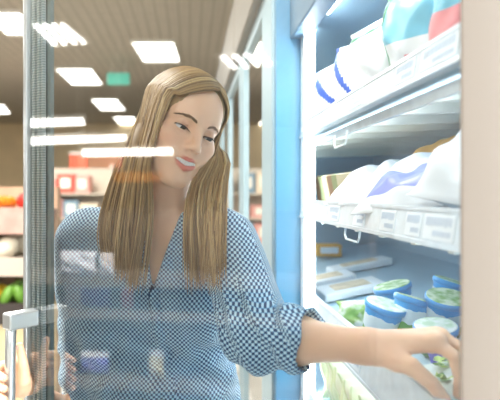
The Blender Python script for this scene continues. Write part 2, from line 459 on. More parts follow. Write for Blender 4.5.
# points on the skin of the face, looked up along the forward direction
def on_face(x, z, y0=.13):
    ys = np.linspace(y0, .0, 520); pp = np.stack([np.full(520, x), ys, np.full(520, z)], 1); d = head_sdf(pp)
    i = np.argmax(d < 0); return ys[i]
BROWM = mat('eyebrow_hair', srgb(140,106,82), .7); LASHM = mat('lash', srgb(40,28,26), .6)
for sx in (-1, 1):
    mb = MB(); rng = random.Random(3)
    arc = [(.0125,.0135,.0028),(.020,.0165,.0030),(.030,.0190,.0027),(.040,.0190,.0020),(.050,.0150,.0010)]
    for i in range(150):
        t = i/149*3.999; k = int(t); u = t-k; x = arc[k][0]*(1-u)+arc[k+1][0]*u; z = arc[k][1]*(1-u)+arc[k+1][1]*u; w = arc[k][2]*(1-u)+arc[k+1][2]*u
        zz = z+rng.uniform(-w, w)*.8; pts = []
        for s in range(3):
            xs = (x+.0022*s)*sx; zs = zz+(.0009*s if x < .03 else -.0007*s); pts.append(H(xs, on_face(xs, zs)+.0006, zs))
        mb.tube(pts, [.00045,.00055,.0002], 4)
    mb.build('eyebrow', BROWM, person, smooth=True)
    mb = MB(); ed = []
    for i in range(13):
        x = .0315+.0145*(i/6-1); z = -.0012+.10*(x-.0315)-.0004; z -= .0022*abs(i/6-1)**3
        ed.append((x, z))
    pts = []
    for (x, z) in ed: pts.append(H(x*sx, on_face(x*sx, z+.0010)+.0006, z))
    mb.tube(pts, [.0005]+[.0010]*11+[.0009], 6)
    for i in range(26):
        u = i/25*11.999; k = int(u); p = Vector(pts[k])*(1-u+k)+Vector(pts[k+1])*(u-k); o = (i/25-.35)
        mb.tube([p, p+Vector(HF)*.0045-Vector(HU)*.0022+Vector(HR)*sx*o*.003, p+Vector(HF)*.0075-Vector(HU)*.0026+Vector(HR)*sx*o*.007], [.0004,.0003,.0001], 3)
    mb.build('eyelash', LASHM, person, smooth=True)
# teeth: one curved row behind the lips
TOOTH = mat('tooth_enamel', srgb(255,252,244), .25)
mb = MB()
for i in range(-5, 6):
    wd = .0050; x = i*.0051
    y = .0826-9.0*x*x; zt = -.0570+abs(x)*.12; zb = -.0698+8*x*x+abs(x)*.08+(0.0006 if abs(i) % 2 else 0)
    an = -17*x; vs = []
    prof = [(-.5,.0,0),(-.42,.6,.10),(-.2,1,.0),(.2,1,0),(.42,.6,.1),(.5,0,0)]
    for zz, sh in ((zt,1),((zt+zb)/2,1.0),(zb+.0008,.92),(zb,.80)):
        for (a, dy, _) in prof: vs.append(H(x+a*wd*sh*math.cos(an), y+dy*.0011+a*wd*sh*math.sin(an), zz))
    fs = [(r*6+k, r*6+k+1, r*6+k+7, r*6+k+6) for r in range(3) for k in range(5)]
    mb.add(vs, fs)
mb.build('teeth', TOOTH, person, smooth=True)

# blouse
def blouse_mat():
    m = mat('dotted_blouse', srgb(140,180,205), .8); t = NT(m); b = t.n['Principled BSDF']
    tc = t.new('ShaderNodeTexCoord'); geo = t.new('ShaderNodeNewGeometry')
    sx = t.new('ShaderNodeSeparateXYZ'); t.link(tc.outputs['Object'], sx.inputs[0])
    sn = t.new('ShaderNodeSeparateXYZ'); t.link(geo.outputs['Normal'], sn.inputs[0])
    def math_(op, a, bb=None, c=None):
        n = t.new('ShaderNodeMath', operation=op)
        for i, v in enumerate((a, bb, c)):
            if v is None: continue
            if isinstance(v, (int, float)): n.inputs[i].default_value = v
            else: t.link(v, n.inputs[i])
        return n.outputs[0]
    ay = math_('ABSOLUTE', sn.outputs['Y']); axn = math_('ABSOLUTE', sn.outputs['X'])
    side = math_('GREATER_THAN', axn, math_('MULTIPLY', ay, 1.5))
    u0 = sx.outputs['X']; u = math_('ADD', math_('MULTIPLY', u0, math_('SUBTRACT', 1.0, side)), math_('MULTIPLY', sx.outputs['Y'], side))
    wob = t.new('ShaderNodeTexNoise'); wob.inputs['Scale'].default_value = 9; t.link(tc.outputs['Object'], wob.inputs['Vector'])
    wv = math_('MULTIPLY', math_('SUBTRACT', wob.outputs['Fac'], .5), .02)
    k = 2*math.pi/.0088
    cu = math_('SINE', math_('MULTIPLY', math_('ADD', u, wv), k)); cv = math_('SINE', math_('MULTIPLY', math_('ADD', sx.outputs['Z'], wv), k))
    s = math_('MULTIPLY', cu, cv)                      # checker of round dots
    dot = t.new('ShaderNodeMapRange'); dot.inputs['From Min'].default_value = .05; dot.inputs['From Max'].default_value = .40; t.link(math_('ABSOLUTE', s), dot.inputs['Value'])
    # alternate dots navy and pale
    sg = t.new('ShaderNodeMapRange'); sg.inputs['From Min'].default_value = -.35; sg.inputs['From Max'].default_value = .35; t.link(s, sg.inputs['Value'])
    cr = t.new('ShaderNodeValToRGB'); t.link(sg.outputs['Result'], cr.inputs[0])
    e = cr.color_ramp.elements; e[0].position = .15; e[0].color = srgb(34,66,108); e[1].position = .85; e[1].color = srgb(208,234,246)
    n = cr.color_ramp.elements.new(.5); n.color = srgb(96,160,206)
    t.link(cr.outputs[0], b.inputs['Base Color']); b.inputs['Sheen Weight'].default_value = .1
    return m
BLO = blouse_mat(); NAVY = mat('navy_piping', srgb(44,78,120), .8, noise=.4, nscale=500)
V, Q = surface(blouse_sdf, (-.46,.72,.78), (.34,1.46,1.52), .0045)
cen = V[Q].mean(1); vd = vneck(cen)
mi = (((vd > .0015) & (vd < .0045) & (cen[:, 1] < 1.14) & (cen[:, 2] > 1.14))).astype(int)*0
blouse = np_mesh('blouse', V, Q, [BLO, NAVY], person, mi=mi)

def blouse_out(p, clear=.004, d0=(0,-1,0)):
    p = np.array(p, float); g = np.array(d0, float)
    for _ in range(14):
        d = blouse_sdf(p[None])[0]
        if d >= clear: break
        p = p+g*max(clear-d, .002)
    return p
# placket down the front, gathered seam below the chest
def strip(name, pix, w, m, Y0=1.0, th=.003):
    mb = MB(); pts = []
    for (x, y) in pix:
        Y = .9
        for _ in range(60):
            d = blouse_sdf(P(x, y, Y)[None])[0]
            if d < .001: break
            Y += max(d*.8, .001)
        pts.append(P(x, y, Y-.0005))
    vs, fs = [], []
    for p in pts:
        vs += [p+np.array([-w,0,0]), p+np.array([-w*.8,-th,0]), p+np.array([w*.8,-th,0]), p+np.array([w,0,0])]
    for i in range(len(pts)-1):
        for k in range(3): fs.append((i*4+k, i*4+k+1, i*4+k+5, i*4+k+4))
    mb.add(vs, fs); return mb.build(name, m, person, smooth=True)
strip('placket', [(153+ (y-288)*.16, y) for y in range(289, 436, 6)], .012, BLO)
PIP = NAVY
strip('piping', [(186-33*((y-200)/88)**.92-1.2, y) for y in range(222, 290, 4)]+[(153+(y-288)*.16-5, y) for y in range(294, 330, 5)], .0022, PIP, th=.0035)

# trousers and shoes (below the frame)
JEAN = mat('dark_denim', srgb(44,54,78), .85, noise=.25, nscale=90); SHOE = mat('black_leather', srgb(26,24,24), .4)
hx, hy = P(166,520,1.24)[0], 1.24
def trs(p):
    d = ell(p, (hx, hy, .86), (.17,.13,.16))
    for s in (-1, 1):
        d = smin(d, cone(p, (hx+.085*s, hy, .80), (hx+.095*s, hy-.01, .46), .088, .062), .04)
        d = smin(d, cone(p, (hx+.095*s, hy-.01, .46), (hx+.10*s, hy+.01, .10), .062, .050), .03)
    return smax(d, .07-p[:, 2], .004)
V, Q = surface(trs, (hx-.32, hy-.25, .04), (hx+.32, hy+.25, 1.06), .011); np_mesh('trousers', V, Q, [JEAN], person)
def shs(p):
    d = np.full(len(p), 1.0)
    for s in (-1, 1):
        x = hx+.10*s
        e = ell(p, (x+.01*s, hy-.06, .035), (.042,.125,.045)); e = smin(e, cone(p, (x, hy+.015, .04), (x, hy+.015, .12), .042, .045), .03); d = np.minimum(d, smax(e, -p[:, 2], .004))
    return d
V, Q = surface(shs, (hx-.3, hy-.25, -.02), (hx+.3, hy+.2, .20), .008); np_mesh('shoes', V, Q, [SHOE], person)

# ------------------------------------------------------------------ hair
HC = np.array([0,-.010,.036])
def cap_sdf(q):
    d = ell(q, (0,-.012,.038), (.0815,.098,.0795)); d = smin(d, ell(q, (0,-.045,-.035), (.066,.055,.085)), .03)
    d = smin(d, ell(np.stack([np.abs(q[:, 0]), q[:, 1], q[:, 2]], 1), (.068,-.012,-.035), (.016,.034,.055)), .02)
    d = smax(d, -ell(q, (.004,.105,-.040), (.0665,.118,.128)), .006)
    return d+.004
HAIRC = [mat('hair_honey', srgb(176,142,96), .45), mat('hair_pale_blond', srgb(206,176,128), .45), mat('hair_brown_blond', srgb(128,98,64), .48), mat('hair_ash', srgb(156,124,84), .45)]
V, Q = surface(lambda p: cap_sdf(to_head(p))*HS, HO-.2, HO+.2, .005)
cap = np_mesh('hair', V, Q, [HAIRC[3]], person)

rng = np.random.default_rng(5)
def dirv(el, az): return np.array([math.sin(az)*math.cos(el), math.cos(az)*math.cos(el), math.sin(el)])
RAD = np.array([.083,.100,.0815])
def skull(dv, lift=1.0):
    dv = np.asarray(dv)/np.linalg.norm(dv); k = 1/math.sqrt(((dv/RAD)**2).sum()); return np.array([0,-.012,.038])+dv*k*lift
def slerp(a, b, t):
    a = a/np.linalg.norm(a); b = b/np.linalg.norm(b); w = math.acos(max(-1, min(1, a@b))); return (math.sin((1-t)*w)*a+math.sin(t*w)*b)/math.sin(w)
splines = []
LG = {  # fall of the hair on either side: front edge and back edge, as places in the room
 'L0': [P(150,158,.985), P(149,185,1.0), P(148,215,1.015), P(144,248,1.02), P(137,288,1.02)],
 'L1': [P(121,160,1.085), P(113,185,1.09), P(107,212,1.085), P(106,238,1.08), P(112,262,1.075)],
 'R0': [P(210,158,1.09), P(192,186,1.075), P(187,215,1.04), P(189,250,1.02), P(192,288,1.005)],
 'R1': [P(226,155,1.10), P(226,180,1.085), P(223,210,1.06), P(220,240,1.04), P(216,268,1.02)]}
def catmull(pts, n):
    pts = [2*pts[0]-pts[1]]+list(pts)+[2*pts[-1]-pts[-2]]; out = []
    for i in range(1, len(pts)-2):
        for k in range(n):
            t = k/n; a, b, c, d = pts[i-1:i+3]
            out.append(.5*((2*b)+(c-a)*t+(2*a-5*b+4*c-d)*t*t+(3*b-a-3*c+d)*t**3))
    out.append(pts[-2]); return out
def strand(side, t, jit, lift, endcut, ci, rad):
    s = -1 if side == 'L' else 1
    pe = math.radians(38+112*t+rng.normal(0, 2)); px_ = .10                 # the parting runs on the picture-right side of the crown
    root = np.array([.20-.10*t, math.cos(pe), math.sin(pe)])
    if side == 'L': end = np.array([-1.0, .62-1.45*t, -.20-.45*t])
    else: end = np.array([1.0, .30-1.1*t, -.20-.4*t])
    pts = [HO+HS*skull(slerp(root, end, k/6), lift)@HM for k in range(7)]
    a, b = LG[side+'0'], LG[side+'1']
    g = np.clip(t+jit[0], 0, 1)
    fall = [a[i]*(1-g)+b[i]*g for i in range(5)]
    clump = np.array([math.sin(g*23+2)*.007+math.sin(g*51)*.003, math.cos(g*17)*.006, 0])
    for i in range(5):
        fall[i] = fall[i]+jit[1]*(0.5+.28*i)+clump*(i*.35)
    n = 5
    fall[4] = fall[4]*endcut+fall[3]*(1-endcut) if endcut < 1 else fall[4]+(fall[4]-fall[3])*(endcut-1)
    pts = catmull(pts[:6]+fall, 3)
    out = []
    for p in pts:
        if np.linalg.norm(p-HO) > .11: p = blouse_out(p, .003+.010*jit[2])
        out.append(p)
    splines.append((out, ci, rad))
def ci(): return int(rng.choice([0,0,0,1,1,2,3,3]))
for i in range(640):
    t = rng.random()*1.04; strand('L', t, (rng.normal(0,.05), rng.normal(0,.0035,3), rng.random()), 1.0+rng.random()*.035, .35+.85*rng.random()**.7, ci(), .0011+.0012*rng.random())
for i in range(400):
    t = rng.random(); strand('R', t, (rng.normal(0,.05), rng.normal(0,.0035,3), rng.random()), 1.0+rng.random()*.03, .35+.85*rng.random()**.7, ci(), .0011+.0011*rng.random())
mb = MB()
cu = bpy.data.curves.new('hair_strands', 'CURVE'); cu.dimensions = '3D'; cu.bevel_depth = 1.0; cu.bevel_resolution = 0; cu.use_fill_caps = True
for m in HAIRC: cu.materials.append(m)
for pts, c, r in splines:
    sp = cu.splines.new('POLY'); sp.points.add(len(pts)-1); n = len(pts)
    co = np.ones((n, 4)); co[:, :3] = pts; sp.points.foreach_set('co', co.ravel())
    u = np.linspace(0, 1, n); rr = r*np.clip(np.minimum(.35+u*6, (1.03-u)*5), .1, 1); sp.points.foreach_set('radius', rr)
    sp.material_index = c; sp.use_smooth = True
so = bpy.data.objects.new('hair_strands', cu); COL.objects.link(so); attach(so, cap); tag(so, kind='stuff')
# ------------------------------------------------------------------ the shop
def grid_mat(name, col, gap, s, rough=.8):
    m = mat(name, col, rough); t = NT(m); b = t.n['Principled BSDF']
    tc = t.new('ShaderNodeTexCoord'); br = t.new('ShaderNodeTexBrick'); br.offset = 0
    br.inputs['Color1'].default_value = col; br.inputs['Color2'].default_value = tuple(c*.93 for c in col[:3])+(1,); br.inputs['Mortar'].default_value = gap
    br.inputs['Scale'].default_value = 1; br.inputs['Brick Width'].default_value = s; br.inputs['Row Height'].default_value = s; br.inputs['Mortar Size'].default_value = s*.1
    t.link(tc.outputs['Object'], br.inputs['Vector']); t.link(br.outputs['Color'], b.inputs['Base Color']); return m
CEIL = 3.28; HC_ = CEIL-CAMZ
struct('floor', MB().box((-15,-6,-.1),(3.5,15,0)), grid_mat('floor_tiles', srgb(214,210,202), srgb(170,166,158), .6, .3))
struct('ceiling', MB().box((-15,-6,CEIL),(3.5,15,CEIL+.1)), grid_mat('open_grid_ceiling', srgb(188,180,164), srgb(158,150,136), .12))
struct('wall_back', MB().box((-15,15,0),(3.5,15.15,CEIL)), mat('wall_cream', srgb(226,204,164), .8, noise=.08, nscale=2))
struct('wall_left', MB().box((-15.15,-6,0),(-15,15,CEIL)), mat('wall_tan', srgb(186,172,150), .8, noise=.08, nscale=2))
struct('wall_right', MB().box((3.5,-6,0),(3.65,15,CEIL)), mat('wall_tan', srgb(186,172,150)))

# ceiling lamps
LRF = mat('lamp_reflector', srgb(84,82,78), .6); LFR = mat('lamp_frame', srgb(225,222,214), .5); TUBE = emat('lamp_tube', (1,.96,.90,1), 5.0); TUBM = emat('aisle_tube', (1,.97,.93,1), 11.0); DIFF = emat('lamp_diffuser', (1,.95,.88,1), 5.0)
def on_ceiling(px, py, h=HC_):
    Y = F*h/(CY-py); return P(px, py, Y)
def louvre_lamp(quad, label, group=None, n=4, mir=False, h=HC_, ori='x', em=None):
    """quad: px of near-left, near-right, far-right, far-left corners"""
    c = [on_ceiling(x, y, h) for x, y in quad]
    if mir: c = [mirror(p) for p in c]
    c = [Vector(p) for p in c]; ctr = sum(c, Vector())/4
    t = thing('ceiling_lamp', label, 'lamp', ctr, group)
    up = Vector((0,0,.05))
    def q(u, v, dz=0): return (c[0]*(1-u)*(1-v)+c[1]*u*(1-v)+c[2]*u*v+c[3]*(1-u)*v)+Vector((0,0,dz))
    mb = MB(); z0, z1 = -.03, (0 if h == HC_ else .01)
    e = .03
    for (u0,u1,v0,v1) in ((0,1,0,e),(0,1,1-e,1),(0,e,e,1-e),(1-e,1,e,1-e)):
        mb.hexa([q(u0,v0,z0),q(u1,v0,z0),q(u1,v1,z0),q(u0,v1,z0),q(u0,v0,z1),q(u1,v0,z1),q(u1,v1,z1),q(u0,v1,z1)])
    mb.build('frame', LFR, t)
    mb = MB().hexa([q(e,e,-.004),q(1-e,e,-.004),q(1-e,1-e,-.004),q(e,1-e,-.004),q(e,e,z1),q(1-e,e,z1),q(1-e,1-e,z1),q(e,1-e,z1)]); mb.build('reflector', LRF, t)
    for k in range(n):
        a = (k+(.30 if n > 1 else .1))/n; b = (k+(.70 if n > 1 else .9))/n
        a = e+a*(1-2*e); b = e+b*(1-2*e)
        w = (a, b, e+.02, 1-e-.02) if ori == 'x' else (e+.02, 1-e-.02, a, b)
        MB().hexa([q(w[0],w[2],-.024),q(w[1],w[2],-.024),q(w[1],w[3],-.024),q(w[0],w[3],-.024),q(w[0],w[2],-.006),q(w[1],w[2],-.006),q(w[1],w[3],-.006),q(w[0],w[3],-.006)]).build('tube', em or (TUBM if mir else TUBE), t)
    if h != HC_:
        for u in (.15, .85):
            p = q(u, .5, z1); MB().tube([p, Vector((p.x,p.y,CEIL))], .006, 6).build('suspension_rod', LFR, t)
    return t
louvre_lamp([(-22,10),(20,10),(44,34),(8,34)], 'slotted ceiling lamp above the shop left of the door edge', n=4, ori='y')
louvre_lamp([(130,40),(175,40),(181,61),(143,61)], 'bright louvre ceiling lamp directly above her head', n=5, ori='y')
louvre_lamp([(54,67),(92,67),(104,84),(72,84)], 'louvre ceiling lamp left of the green exit sign', n=5, ori='y')
louvre_lamp([(90,98),(117,98),(127,110),(101,110)], 'small louvre ceiling lamp just below the green exit sign', n=3, ori='y')
louvre_lamp([(112,116),(134,116),(140,125),(121,125)], 'farthest small ceiling lamp half hidden by her hair', n=3, ori='y')
louvre_lamp([(-14,104),(4,104),(11,113),(-4,113)], 'small far ceiling lamp left of the door edge over the cream wall', n=3, ori='y')
# lamps over the aisle beside the fridge, seen in the door glass
louvre_lamp([(28,21),(64,20),(92,42),(50,45)], 'four tube lamp mirrored in the glass at the upper door corner', n=4, mir=True, ori='x')
louvre_lamp([(213,54),(266,49),(278,63),(229,69)], 'four tube lamp mirrored in the glass right of her head', n=4, mir=True, ori='x')
G1 = None
louvre_lamp([(26,117),(86,115),(88,124),(26,126)], 'upper of three long lamps mirrored beside her hair', n=1, mir=True, h=.95, ori='y')
louvre_lamp([(26,136),(132,132),(132,140),(26,144)], 'middle of three long lamps mirrored beside her hair', n=1, mir=True, h=.80, ori='y')
louvre_lamp([(78,147),(178,145),(178,154),(78,156)], 'lowest of three long lamps mirrored across her cheek', n=1, mir=True, h=.60, ori='y')

# green exit sign
p = P(118.5, 79, 8.0); t = thing('exit_sign', 'small green exit sign hanging from the ceiling behind her', 'sign', (p[0], p[1], p[2]))
TEAL = mat('sign_green', srgb(70,160,140), .4, emit=srgb(70,170,150), estr=.45)
MB().box((p[0]-.16,p[1]-.03,p[2]-.085),(p[0]+.16,p[1]+.03,p[2]+.085)).build('panel', TEAL, t, bevel=.006)
for s in (-.1, .1): MB().tube([(p[0]+s,p[1],p[2]+.085),(p[0]+s,p[1],CEIL)], .005, 6).build('hanger', LFR, t)

# ------------------------------------------------------------------ far shelving with goods
def far_rack():
    t = thing('goods_shelf', 'long white supermarket shelf with boxed goods far behind her', 'shelf', (-1.2, 9.2, 0))
    WH = mat('shelf_white', srgb(206,194,178), .6)
    MB().box((-2.55,9.35,0),(1.0,9.4,1.80)).build('back_panel', WH, t)
    for x in (-2.55, -1.3, -.2, .95): MB().box((x,8.9,0),(x+.05,9.4,1.85)).build('upright', WH, t)
    for z in (.15, .55, .95, 1.35): MB().box((-2.55,8.85,z),(1.0,9.35,z+.03)).build('shelf_board', WH, t)
    cols = [((206,70,52),'red'),((230,210,186),'cream'),((214,150,140),'pink'),((236,232,224),'white'),((222,160,70),'orange'),((120,150,170),'blue grey')]
    rg = random.Random(4)
    for zi, z in enumerate((.58, .98, 1.38)):
        x = -2.48; k = 0
        while x < .45:
            w = rg.uniform(.22,.42); h = rg.uniform(.20,.33); c, cn = cols[rg.randrange(6)]
            o = MB().box((-w/2,-.16,0),(w/2,.16,h)).box((-w*.3,-.164,h*.25),(w*.3,-.16,h*.8), 1).build('grocery_box', [mat('carton_'+cn.replace(' ','_'), srgb(*c), .6), mat('carton_label', srgb(240,234,220), .6)], bevel=.01)
            xx = x+w/2
            for ux in (-2.55,-1.3,-.2,.95):
                if ux-.02 < xx+w/2 and ux+.07 > xx-w/2: xx = ux+.07+w/2
            o.location = (xx, 9.06, z); x = xx+w/2+.02
            tag(o, f'{cn} grocery box on the far shelf behind her, '+['low row','middle row','top row'][zi], 'box', f'{cn} boxes in the {["low","middle","top"][zi]} row of the far shelf')
far_rack()
# red promotion board over the far shelf
p = P(78, 160, 9.37); t = thing('promotion_board', 'orange red promotion board above the far shelf beside the door frame', 'sign', tuple(p))
MB().box((p[0]-.14,p[1]-.02,1.802),(p[0]+.16,p[1]+.02,p[2]+.10)).build('board', mat('board_red', srgb(222,84,52), .5), t, bevel=.01)
MB().box((p[0]-.14,p[1]-.035,p[2]+.10),(p[0]+.16,p[1]+.02,p[2]+.13)).build('edge_strip', LFR, t)

# ------------------------------------------------------------------ produce stand left of the door
def fruit(name, cat, col, r, sq, label, group, spots, stem=srgb(90,110,50)):
    mb = MB(); prof = [(0.02*r,-.88*r*sq)]+[(r*math.sin(a)*(1 if a > .3 else 1), -r*sq*math.cos(a)*(1-.15*math.exp(-((a-math.pi)/.35)**2)-.08*math.exp(-(a/.3)**2))) for a in [math.pi*k/12 for k in range(1, 12)]]+[(0.02*r, .85*r*sq)]
    mb.lathe(prof, 16); root = mb.build(name, mat('peel_'+name, col, .45, noise=.15, nscale=30), smooth=True)
    MB().tube([(0,0,.82*r*sq),(.004,0,.95*r*sq),(.008,0,1.12*r*sq)], [.006,.004,.003], 6).build('stem', mat('stem', stem, .7), root)
    tag(root, label, cat, group)
    for i, s in enumerate(spots):
        o = root if i == 0 else dup(root, s)
        o.location = s; o.rotation_euler = (random.uniform(-.5,.5), random.uniform(-.5,.5), random.uniform(0,6))
st = thing('produce_stand', 'tiered produce stand outside the door at the left', 'stand', (-1.6, 3.4, 0))
SW = mat('stand_wood', srgb(196,160,132), .6, noise=.15, nscale=12); SG = mat('stand_grey', srgb(150,148,146), .5, metal=.3); SDK = mat('stand_dark', srgb(52,44,40), .7)
X0, X1 = -2.4, -.87
MB().box((X0,3.62,0),(X1,3.70,1.42)).build('back_panel', SW, st)
MB().box((X0,3.05,1.25),(X1,3.60,1.28)).box((X0,3.02,1.155),(X1,3.05,1.30)).build('upper_tray', mat('tray_pink_wood', srgb(184,150,138), .6, noise=.2, nscale=14), st)
MB().box((X0,3.0,.98),(X1,3.60,1.0)).box((X0,2.97,.93),(X1,3.0,1.03)).build('middle_tray', mat('tray_pale', srgb(186,172,158), .6), st)
MB().box((X0,2.95,.74),(X1,3.60,.76)).box((X0,2.92,.68),(X1,2.95,.79)).build('lower_tray', SDK, st)
MB().box((X0,2.95,.05),(X1,3.60,.68)).build('base_cabinet', mat('stand_cream', srgb(214,190,150), .6, noise=.12, nscale=8), st)
MB().box((X1,2.90,0),(X1+.04,2.96,1.10)).build('post', SG, st)
def spots(x0, x1, y0, y1, z, d, dy=None, layers=1, jit=.006):
    out = []
    for L_ in range(layers):
        x = x0+d/2+L_*d/2
        while x < x1-d/2:
            y = y0+d/2+L_*d/2
            while y < y1-d/2: out.append((x+random.uniform(-jit,jit), y+random.uniform(-jit,jit), z+L_*d*.72)); y += d*1.05
            x += d*1.05
    return out
fruit('orange', 'fruit', srgb(236,140,36), .045, .95, 'orange heaped on the upper tray of the produce stand', 'oranges on the produce stand', spots(-1.16,-.99,3.08,3.5,1.322,.09,layers=1))
fruit('red_pepper', 'vegetable', srgb(190,44,30), .05, 1.1, 'red pepper at the right end of the upper produce tray', 'red peppers on the produce stand', spots(-.99,-.88,3.08,3.55,1.333,.10,layers=1))
fruit('green_apple', 'fruit', srgb(120,160,50), .042, .95, 'green apple on the upper produce tray behind the oranges', 'green apples on the produce stand', spots(-1.45,-1.16,3.08,3.5,1.32,.09,layers=1))
fruit('cauliflower', 'vegetable', srgb(214,204,182), .085, .75, 'white cauliflower head on the middle produce tray', 'cauliflowers on the produce stand', spots(-1.5,-.88,3.02,3.5,1.066,.175,layers=1), stem=srgb(170,190,120))
fruit('lemon', 'fruit', srgb(240,200,50), .036, 1.15, 'yellow lemon on the lower produce tray', 'lemons on the produce stand', spots(-1.3,-1.02,2.96,3.3,.804,.075,layers=1))
fruit('cucumber', 'vegetable', srgb(96,140,48), .03, 2.0, 'green cucumber at the right end of the lower produce tray', 'cucumbers on the produce stand', spots(-1.02,-.88,2.96,3.3,.826,.062,layers=1))
# ------------------------------------------------------------------ the open fridge
def stripe_mat(name, c1, c2, scale, axis='X', thr=.5):
    m = mat(name, c1, .4); t = NT(m); b = t.n['Principled BSDF']; tc = t.new('ShaderNodeTexCoord'); s = t.new('ShaderNodeSeparateXYZ'); t.link(tc.outputs['Object'], s.inputs[0])
    a = t.new('ShaderNodeMath', operation='MULTIPLY'); a.inputs[1].default_value = scale; t.link(s.outputs[axis], a.inputs[0])
    f = t.new('ShaderNodeMath', operation='FRACT'); t.link(a.outputs[0], f.inputs[0]); g = t.new('ShaderNodeMath', operation='GREATER_THAN'); g.inputs[1].default_value = thr; t.link(f.outputs[0], g.inputs[0])
    mx = t.new('ShaderNodeMixRGB'); mx.inputs[1].default_value = c1; mx.inputs[2].default_value = c2; t.link(g.outputs[0], mx.inputs[0]); t.link(mx.outputs[0], b.inputs['Base Color']); return m
FWH = mat('enamel_white', srgb(236,242,246), .35); FGR = mat('enamel_blue_grey', srgb(150,180,198), .45); STEEL = mat('brushed_steel', srgb(196,206,214), .32, metal=.8)
def holes_mat():
    m = mat('perforated_panel', srgb(150,178,196), .45); t = NT(m); b = t.n['Principled BSDF']; tc = t.new('ShaderNodeTexCoord'); v = t.new('ShaderNodeTexVoronoi'); v.inputs['Scale'].default_value = 28; v.inputs['Randomness'].default_value = 0
    t.link(tc.outputs['Object'], v.inputs['Vector']); g = t.new('ShaderNodeMath', operation='LESS_THAN'); g.inputs[1].default_value = .16; t.link(v.outputs['Distance'], g.inputs[0])
    mx = t.new('ShaderNodeMixRGB'); mx.inputs[1].default_value = srgb(150,178,196); mx.inputs[2].default_value = srgb(60,80,96); t.link(g.outputs[0], mx.inputs[0]); t.link(mx.outputs[0], b.inputs['Base Color']); return m
LED = emat('led_cool', (.86,.95,1,1), 22.0)
XF, XB, YN, YF, YE = .30, .80, .36, 1.43, 2.40
CAN = mat('canopy_grey', srgb(128,122,114), .5)
def z(h): return CAMZ+h
fr = thing('display_fridge', 'upright display fridge with its glass door open and lit shelves of chilled food', 'fridge', (.55, .9, 0))
MB().box((XB,YN,.10),(XB+.06,YE+.04,z(.62))).build('back_panel', holes_mat(), fr)
MB().box((XF,YE,.0),(XB,YE+.04,z(.62))).build('side_panel', FGR, fr)
MB().box((XF+.05,YN-.05,.0),(XB,YN,z(.62))).build('side_panel', FGR, fr)
MB().box((XF,YN,z(.46)),(XB,YE,z(.62))).build('ceiling_panel', FGR, fr)
MB().box((XF-.03,YN-.05,z(.415)),(XF+.02,YF+.06,z(.64))).build('header', mat('header_blue_grey', srgb(96,126,150), .5), fr, bevel=.004)
MB().box((XF,YN,.0),(XB,YE,.14)).build('base', FGR, fr)
MB().box((XF+.10,.98,z(.448)),(XF+.22,1.10,z(.46))).build('ceiling_light_cover', mat('cover_white', srgb(240,244,246), .3), fr, bevel=.003)
# far post between the two fridges
MB().box((XF-.002,YF,.0),(XF+.026,YF+.05,z(.62))).build('mullion', FWH, fr)
MB().box((XF-.003,YF-.016,.2),(XF+.018,YF-.001,z(.44))).build('led_strip', LED, fr, bevel=.003)
# near post, behind the door's hinge, with its own strip
MB().box((XF+.0,YN-.05,.0),(XF+.05,YN+.03,z(.62))).build('mullion', FWH, fr)
MB().box((XF+.012,YN+.032,.2),(XF+.036,YN+.046,z(.44))).build('led_strip', LED, fr, bevel=.003)
MB().box((XF+.03,YN+.1,z(.447)),(XF+.05,YF-.05,z(.459))).build('led_strip', LED, fr, bevel=.003)

